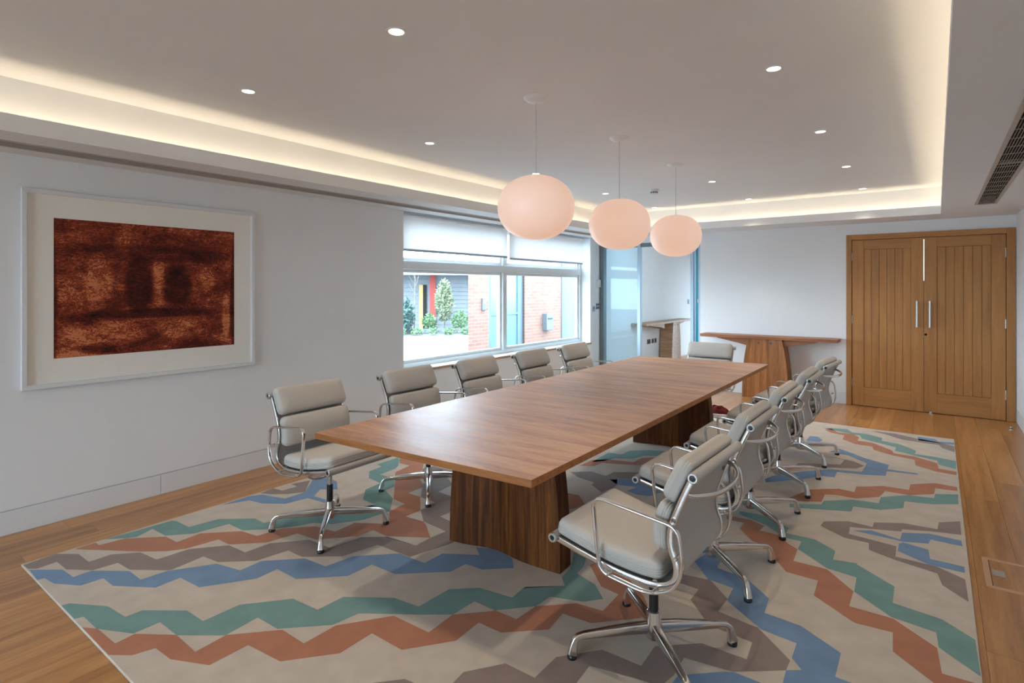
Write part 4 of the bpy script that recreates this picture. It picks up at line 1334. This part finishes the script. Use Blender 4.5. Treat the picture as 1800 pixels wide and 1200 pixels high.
# ================================================================== COURTYARD OUTSIDE THE WINDOW
GZ = -0.02
M['paving'] = simple('pale_paving', srgb(124, 126, 128), 0.9, noise=0.06, scale=1.2)
struct(MB().box(-40, XL - TW - 0.01, -20, 40, GZ - 0.2, GZ).box(XL - TW - 0.01, 40, -20, YB - 0.16, GZ - 0.2, GZ).box(XL - TW - 0.01, 40, YA + 0.01, 40, GZ - 0.2, GZ).obj('ground_courtyard', M['paving']), 'pale courtyard paving outside the window', 'ground')

m, nt, b = new_mat('brickwork')
tc = N(nt, 'ShaderNodeTexCoord')
sx = N(nt, 'ShaderNodeSeparateXYZ')
nt.links.new(tc.outputs['Object'], sx.inputs[0])
cx_ = N(nt, 'ShaderNodeCombineXYZ')
nt.links.new(sx.outputs[1], cx_.inputs[0])
nt.links.new(sx.outputs[2], cx_.inputs[1])
bt = N(nt, 'ShaderNodeTexBrick')
bt.inputs['Color1'].default_value = srgb(146, 102, 86)
bt.inputs['Color2'].default_value = srgb(160, 116, 98)
bt.inputs['Mortar'].default_value = srgb(154, 130, 116)
bt.inputs['Scale'].default_value = 1.0
bt.inputs['Brick Width'].default_value = 0.225
bt.inputs['Row Height'].default_value = 0.075
bt.inputs['Mortar Size'].default_value = 0.009
nt.links.new(cx_.outputs[0], bt.inputs['Vector'])
nt.links.new(bt.outputs['Color'], b.inputs['Base Color'])
b.inputs['Roughness'].default_value = 0.9
bp = N(nt, 'ShaderNodeBump')
bp.inputs['Strength'].default_value = 0.5
bp.inputs['Distance'].default_value = 0.01
bp.invert = True
nt.links.new(bt.outputs['Fac'], bp.inputs['Height'])
nt.links.new(bp.outputs[0], b.inputs['Normal'])
M['brick'] = m
M['pale_blue'] = simple('pale_blue_paint', srgb(104, 122, 134), 0.5)
M['door_glass'] = simple('dim_door_glass', srgb(104, 136, 144), 0.15, spec=0.6)

bld = thing('brick_building', 'red brick building with a glazed entrance across the courtyard', 'building', (-7.95, 9.03, GZ))
MB().prism([(0, 0), (0, 0.68), (-1.6, 2.9), (-1.75, 2.3)], 0, 5.2).obj('brick_wall', M['brick'], bld)
MB().prism([(0, 2.06), (0, 7.0), (-1.6, 7.0), (-1.6, 2.9)], 0, 5.2).obj('brick_wall', M['brick'], bld)
MB().prism([(0, 0.68), (0, 2.06), (-0.4, 2.06), (-0.4, 1.2)], 2.02, 5.2).obj('brick_wall', M['brick'], bld)
en = MB().box(-0.14, -0.06, 0.68, 0.84, 0, 2.02).box(-0.14, -0.06, 1.86, 2.06, 0, 2.02).box(-0.14, -0.06, 0.84, 1.86, 1.82, 2.02).obj('entrance_frame', M['pale_blue'], bld)
MB().box(-0.11, -0.09, 0.84, 1.86, 0.0, 1.82).obj('entrance_glass', M['door_glass'], bld)
MB().box(-0.085, -0.06, 0.84, 1.86, 0.86, 0.90).obj('entrance_rail', M['pale_blue'], bld)
MB().box(-0.085, -0.05, 1.32, 1.36, 0.0, 1.82).obj('entrance_post', M['pale_blue'], bld)
MB().box(-0.12, 0.03, 3.72, 4.6, 0, 5.2).obj('cladding_panel', M['pale_blue'], bld)
MB().box(-0.6, 0.25, -0.05, 7.0, 5.2, 5.35).obj('roof_edge', M['pale_blue'], bld)
plb = thing('post_box', 'grey wall box fixed to the brick wall beyond the glazed entrance', 'wall box', (-7.948, 12.0, GZ + 0.42))
MB().box(0, 0.14, -0.15, 0.15, 0, 0.42, c=0.01).obj('body', M['grey_metal'], plb)
MB().box(0.139, 0.15, -0.10, 0.10, 0.27, 0.31).obj('slot', M['black'], plb)
plb = thing('intercom_box', 'small grey intercom on the brick pier left of the entrance', 'intercom', (-7.948, 9.52, GZ + 1.0))
MB().box(0, 0.05, -0.06, 0.06, 0, 0.26, c=0.008).obj('body', M['grey_metal'], plb)
MB().box(0.049, 0.054, -0.035, 0.035, 0.14, 0.22).obj('panel', M['pale_metal'], plb)

# timber outbuilding at the back of the courtyard, square to the view across it
M['grey_board'] = simple('grey_boards', srgb(140, 146, 150), 0.8, noise=0.08, scale=4)
M['red_paint'] = simple('red_post', srgb(184, 74, 64), 0.6)
M['ochre'] = simple('ochre_door', srgb(200, 164, 104), 0.6)
ob = thing('timber_outbuilding', 'low grey boarded outbuilding with a flat roof across the courtyard', 'outbuilding', (-16.2, 13.2, GZ), radians(45))
bd = MB().box(-6.0, 4.2, -0.01, 0.01, 0.0, 0.142, c=0.006).mesh('wall_board', M['grey_board'])
for k in range(13):
    link('wall_board', bd, ob, (0, 0.02, 0.002 + k * 0.15))
MB().box(-6.0, 4.2, 0.03, 0.3, 0, 1.96).obj('wall_core', M['grey_board'], ob)
MB().box(-6.2, 4.4, -0.9, 3.0, 1.96, 2.02).obj('roof_soffit', M['grey_board'], ob)
MB().box(-6.2, 4.4, -0.96, -0.9, 1.94, 2.10).obj('roof_fascia', M['pale_metal'], ob)
MB().box(2.04, 2.25, -0.10, 0.0, 0, 1.95).obj('post', M['red_paint'], ob)
MB().box(1.66, 1.80, -0.05, 0.0, 0, 1.6).obj('door_leaf', M['ochre'], ob)
MB().box(1.80, 1.93, -0.04, 0.0, 0, 1.6).obj('door_gap', M['void'], ob)

kerb = struct(thing('kerb_planter', 'low white planter edge across the courtyard', 'planter', (-13.9, 12.3, GZ), radians(45)))
MB().box(-6, 5, -0.06, 0.06, 0, 0.16, c=0.01).obj('planter_wall', M['paving'], kerb)


def leaf_mat(name, c0, c1):
    m, nt, b = new_mat(name)
    oi = N(nt, 'ShaderNodeTexCoord')
    nz = N(nt, 'ShaderNodeTexNoise')
    nz.inputs['Scale'].default_value = 7
    nt.links.new(oi.outputs['Object'], nz.inputs['Vector'])
    r = ramp(nt, [(0.35, c0), (0.65, c1)])
    nt.links.new(nz.outputs['Fac'], r.inputs['Fac'])
    nt.links.new(r.outputs[0], b.inputs['Base Color'])
    b.inputs['Roughness'].default_value = 0.6
    return m


LEAF = [leaf_mat('olive_leaf', srgb(110, 122, 92), srgb(168, 176, 140)), leaf_mat('green_leaf', srgb(98, 134, 92), srgb(140, 168, 124)), leaf_mat('dark_leaf', srgb(62, 92, 88), srgb(98, 130, 120))]
M['bark'] = simple('bark', srgb(140, 126, 112), 0.9, noise=0.2, scale=20)


def shrub(name, label, cat, loc, w, h, n, mat, size, stem, seed):
    t = thing(name, label, cat, loc)
    r_ = random.Random(seed)
    MB().tube(spline([(0, 0, 0), (0.01, 0.02, h * 0.3), (-0.01, 0.0, h * 0.75)], 4), 0.018 if stem else 0.01, 7).obj('stem', M['bark'], t, True)
    mb = MB()
    for _ in range(n):
        while True:
            p = Vector((r_.uniform(-1, 1), r_.uniform(-1, 1), r_.uniform(-1, 1)))
            if 0.25 < p.length < 1:
                break
        z0 = stem
        q = Vector((p.x * w / 2 * (1 - 0.35 * max(0, p.z)), p.y * w / 2 * (1 - 0.35 * max(0, p.z)), z0 + (p.z + 1) / 2 * (h - z0)))
        d = Vector((r_.uniform(-1, 1), r_.uniform(-1, 1), r_.uniform(-0.2, 1))).normalized()
        e = d.cross(Vector((r_.uniform(-1, 1), r_.uniform(-1, 1), r_.uniform(-1, 1)))).normalized()
        s1, s2 = size * r_.uniform(0.7, 1.3), size * 0.32
        mb.add([q, q + d * s1 * 0.5 + e * s2, q + d * s1, q + d * s1 * 0.5 - e * s2], [(0, 1, 2, 3)])
    me = bpy.data.meshes.new('foliage')
    me.from_pydata(mb.v, [], mb.f)
    me.materials.append(mat)
    f = link('foliage', me, t)
    return t


shrub('evergreen_tree', 'bushy grey green evergreen in front of the red post', 'tree', (-13.37, 13.95, GZ), 0.66, 1.80, 1500, LEAF[0], 0.09, 0.30, 1)
shrub('small_shrub', 'light green rounded shrub left of the evergreen', 'shrub', (-13.4, 13.28, GZ), 0.50, 0.62, 500, LEAF[1], 0.09, 0.05, 2)
shrub('small_shrub', 'light green rounded shrub beside the brick building corner', 'shrub', (-12.95, 14.30, GZ), 0.66, 0.72, 500, LEAF[1], 0.09, 0.05, 3)
shrub('dark_shrub', 'dark green leafy shrub at the left edge of the window view', 'shrub', (-13.5, 12.38, GZ), 0.50, 1.15, 700, LEAF[2], 0.10, 0.05, 4)
for k in range(9):
    a = -2.2 + k * 0.56
    shrub('border_plant', 'low green border plant, %s along the courtyard planter' % ('first second third fourth fifth sixth seventh eighth ninth'.split()[k]), 'plant',
          (-12.75 + a * 0.62, 12.75 + a * 0.68, GZ), 0.42, 0.20, 130, LEAF[1], 0.08, 0.0, 20 + k)
bt_ = thing('bare_tree', 'slender bare tree in front of the grey outbuilding', 'tree', (-13.7, 12.86, GZ))
MB().sweep(spline([(0, 0, 0), (0.03, 0.02, 0.6), (0.0, 0.05, 1.3), (0.03, 0.05, 2.2)], 5), ring(1, 1, 7), scale=[(0.028 - 0.0014 * k, 0.028 - 0.0014 * k) for k in range(16)]).obj('trunk', M['bark'], bt_, True)
rb = random.Random(9)
for k in range(12):
    z0 = 0.9 + k * 0.1
    a = k * 2.4
    p0 = Vector((0.01, 0.045, z0))
    d = Vector((cos(a) * 0.24, sin(a) * 0.24, 0.36))
    MB().tube(spline([p0, p0 + d * 0.5 + Vector((0, 0, -0.03)), p0 + d], 4), 0.005, 5).obj('branch', M['bark'], bt_, True)
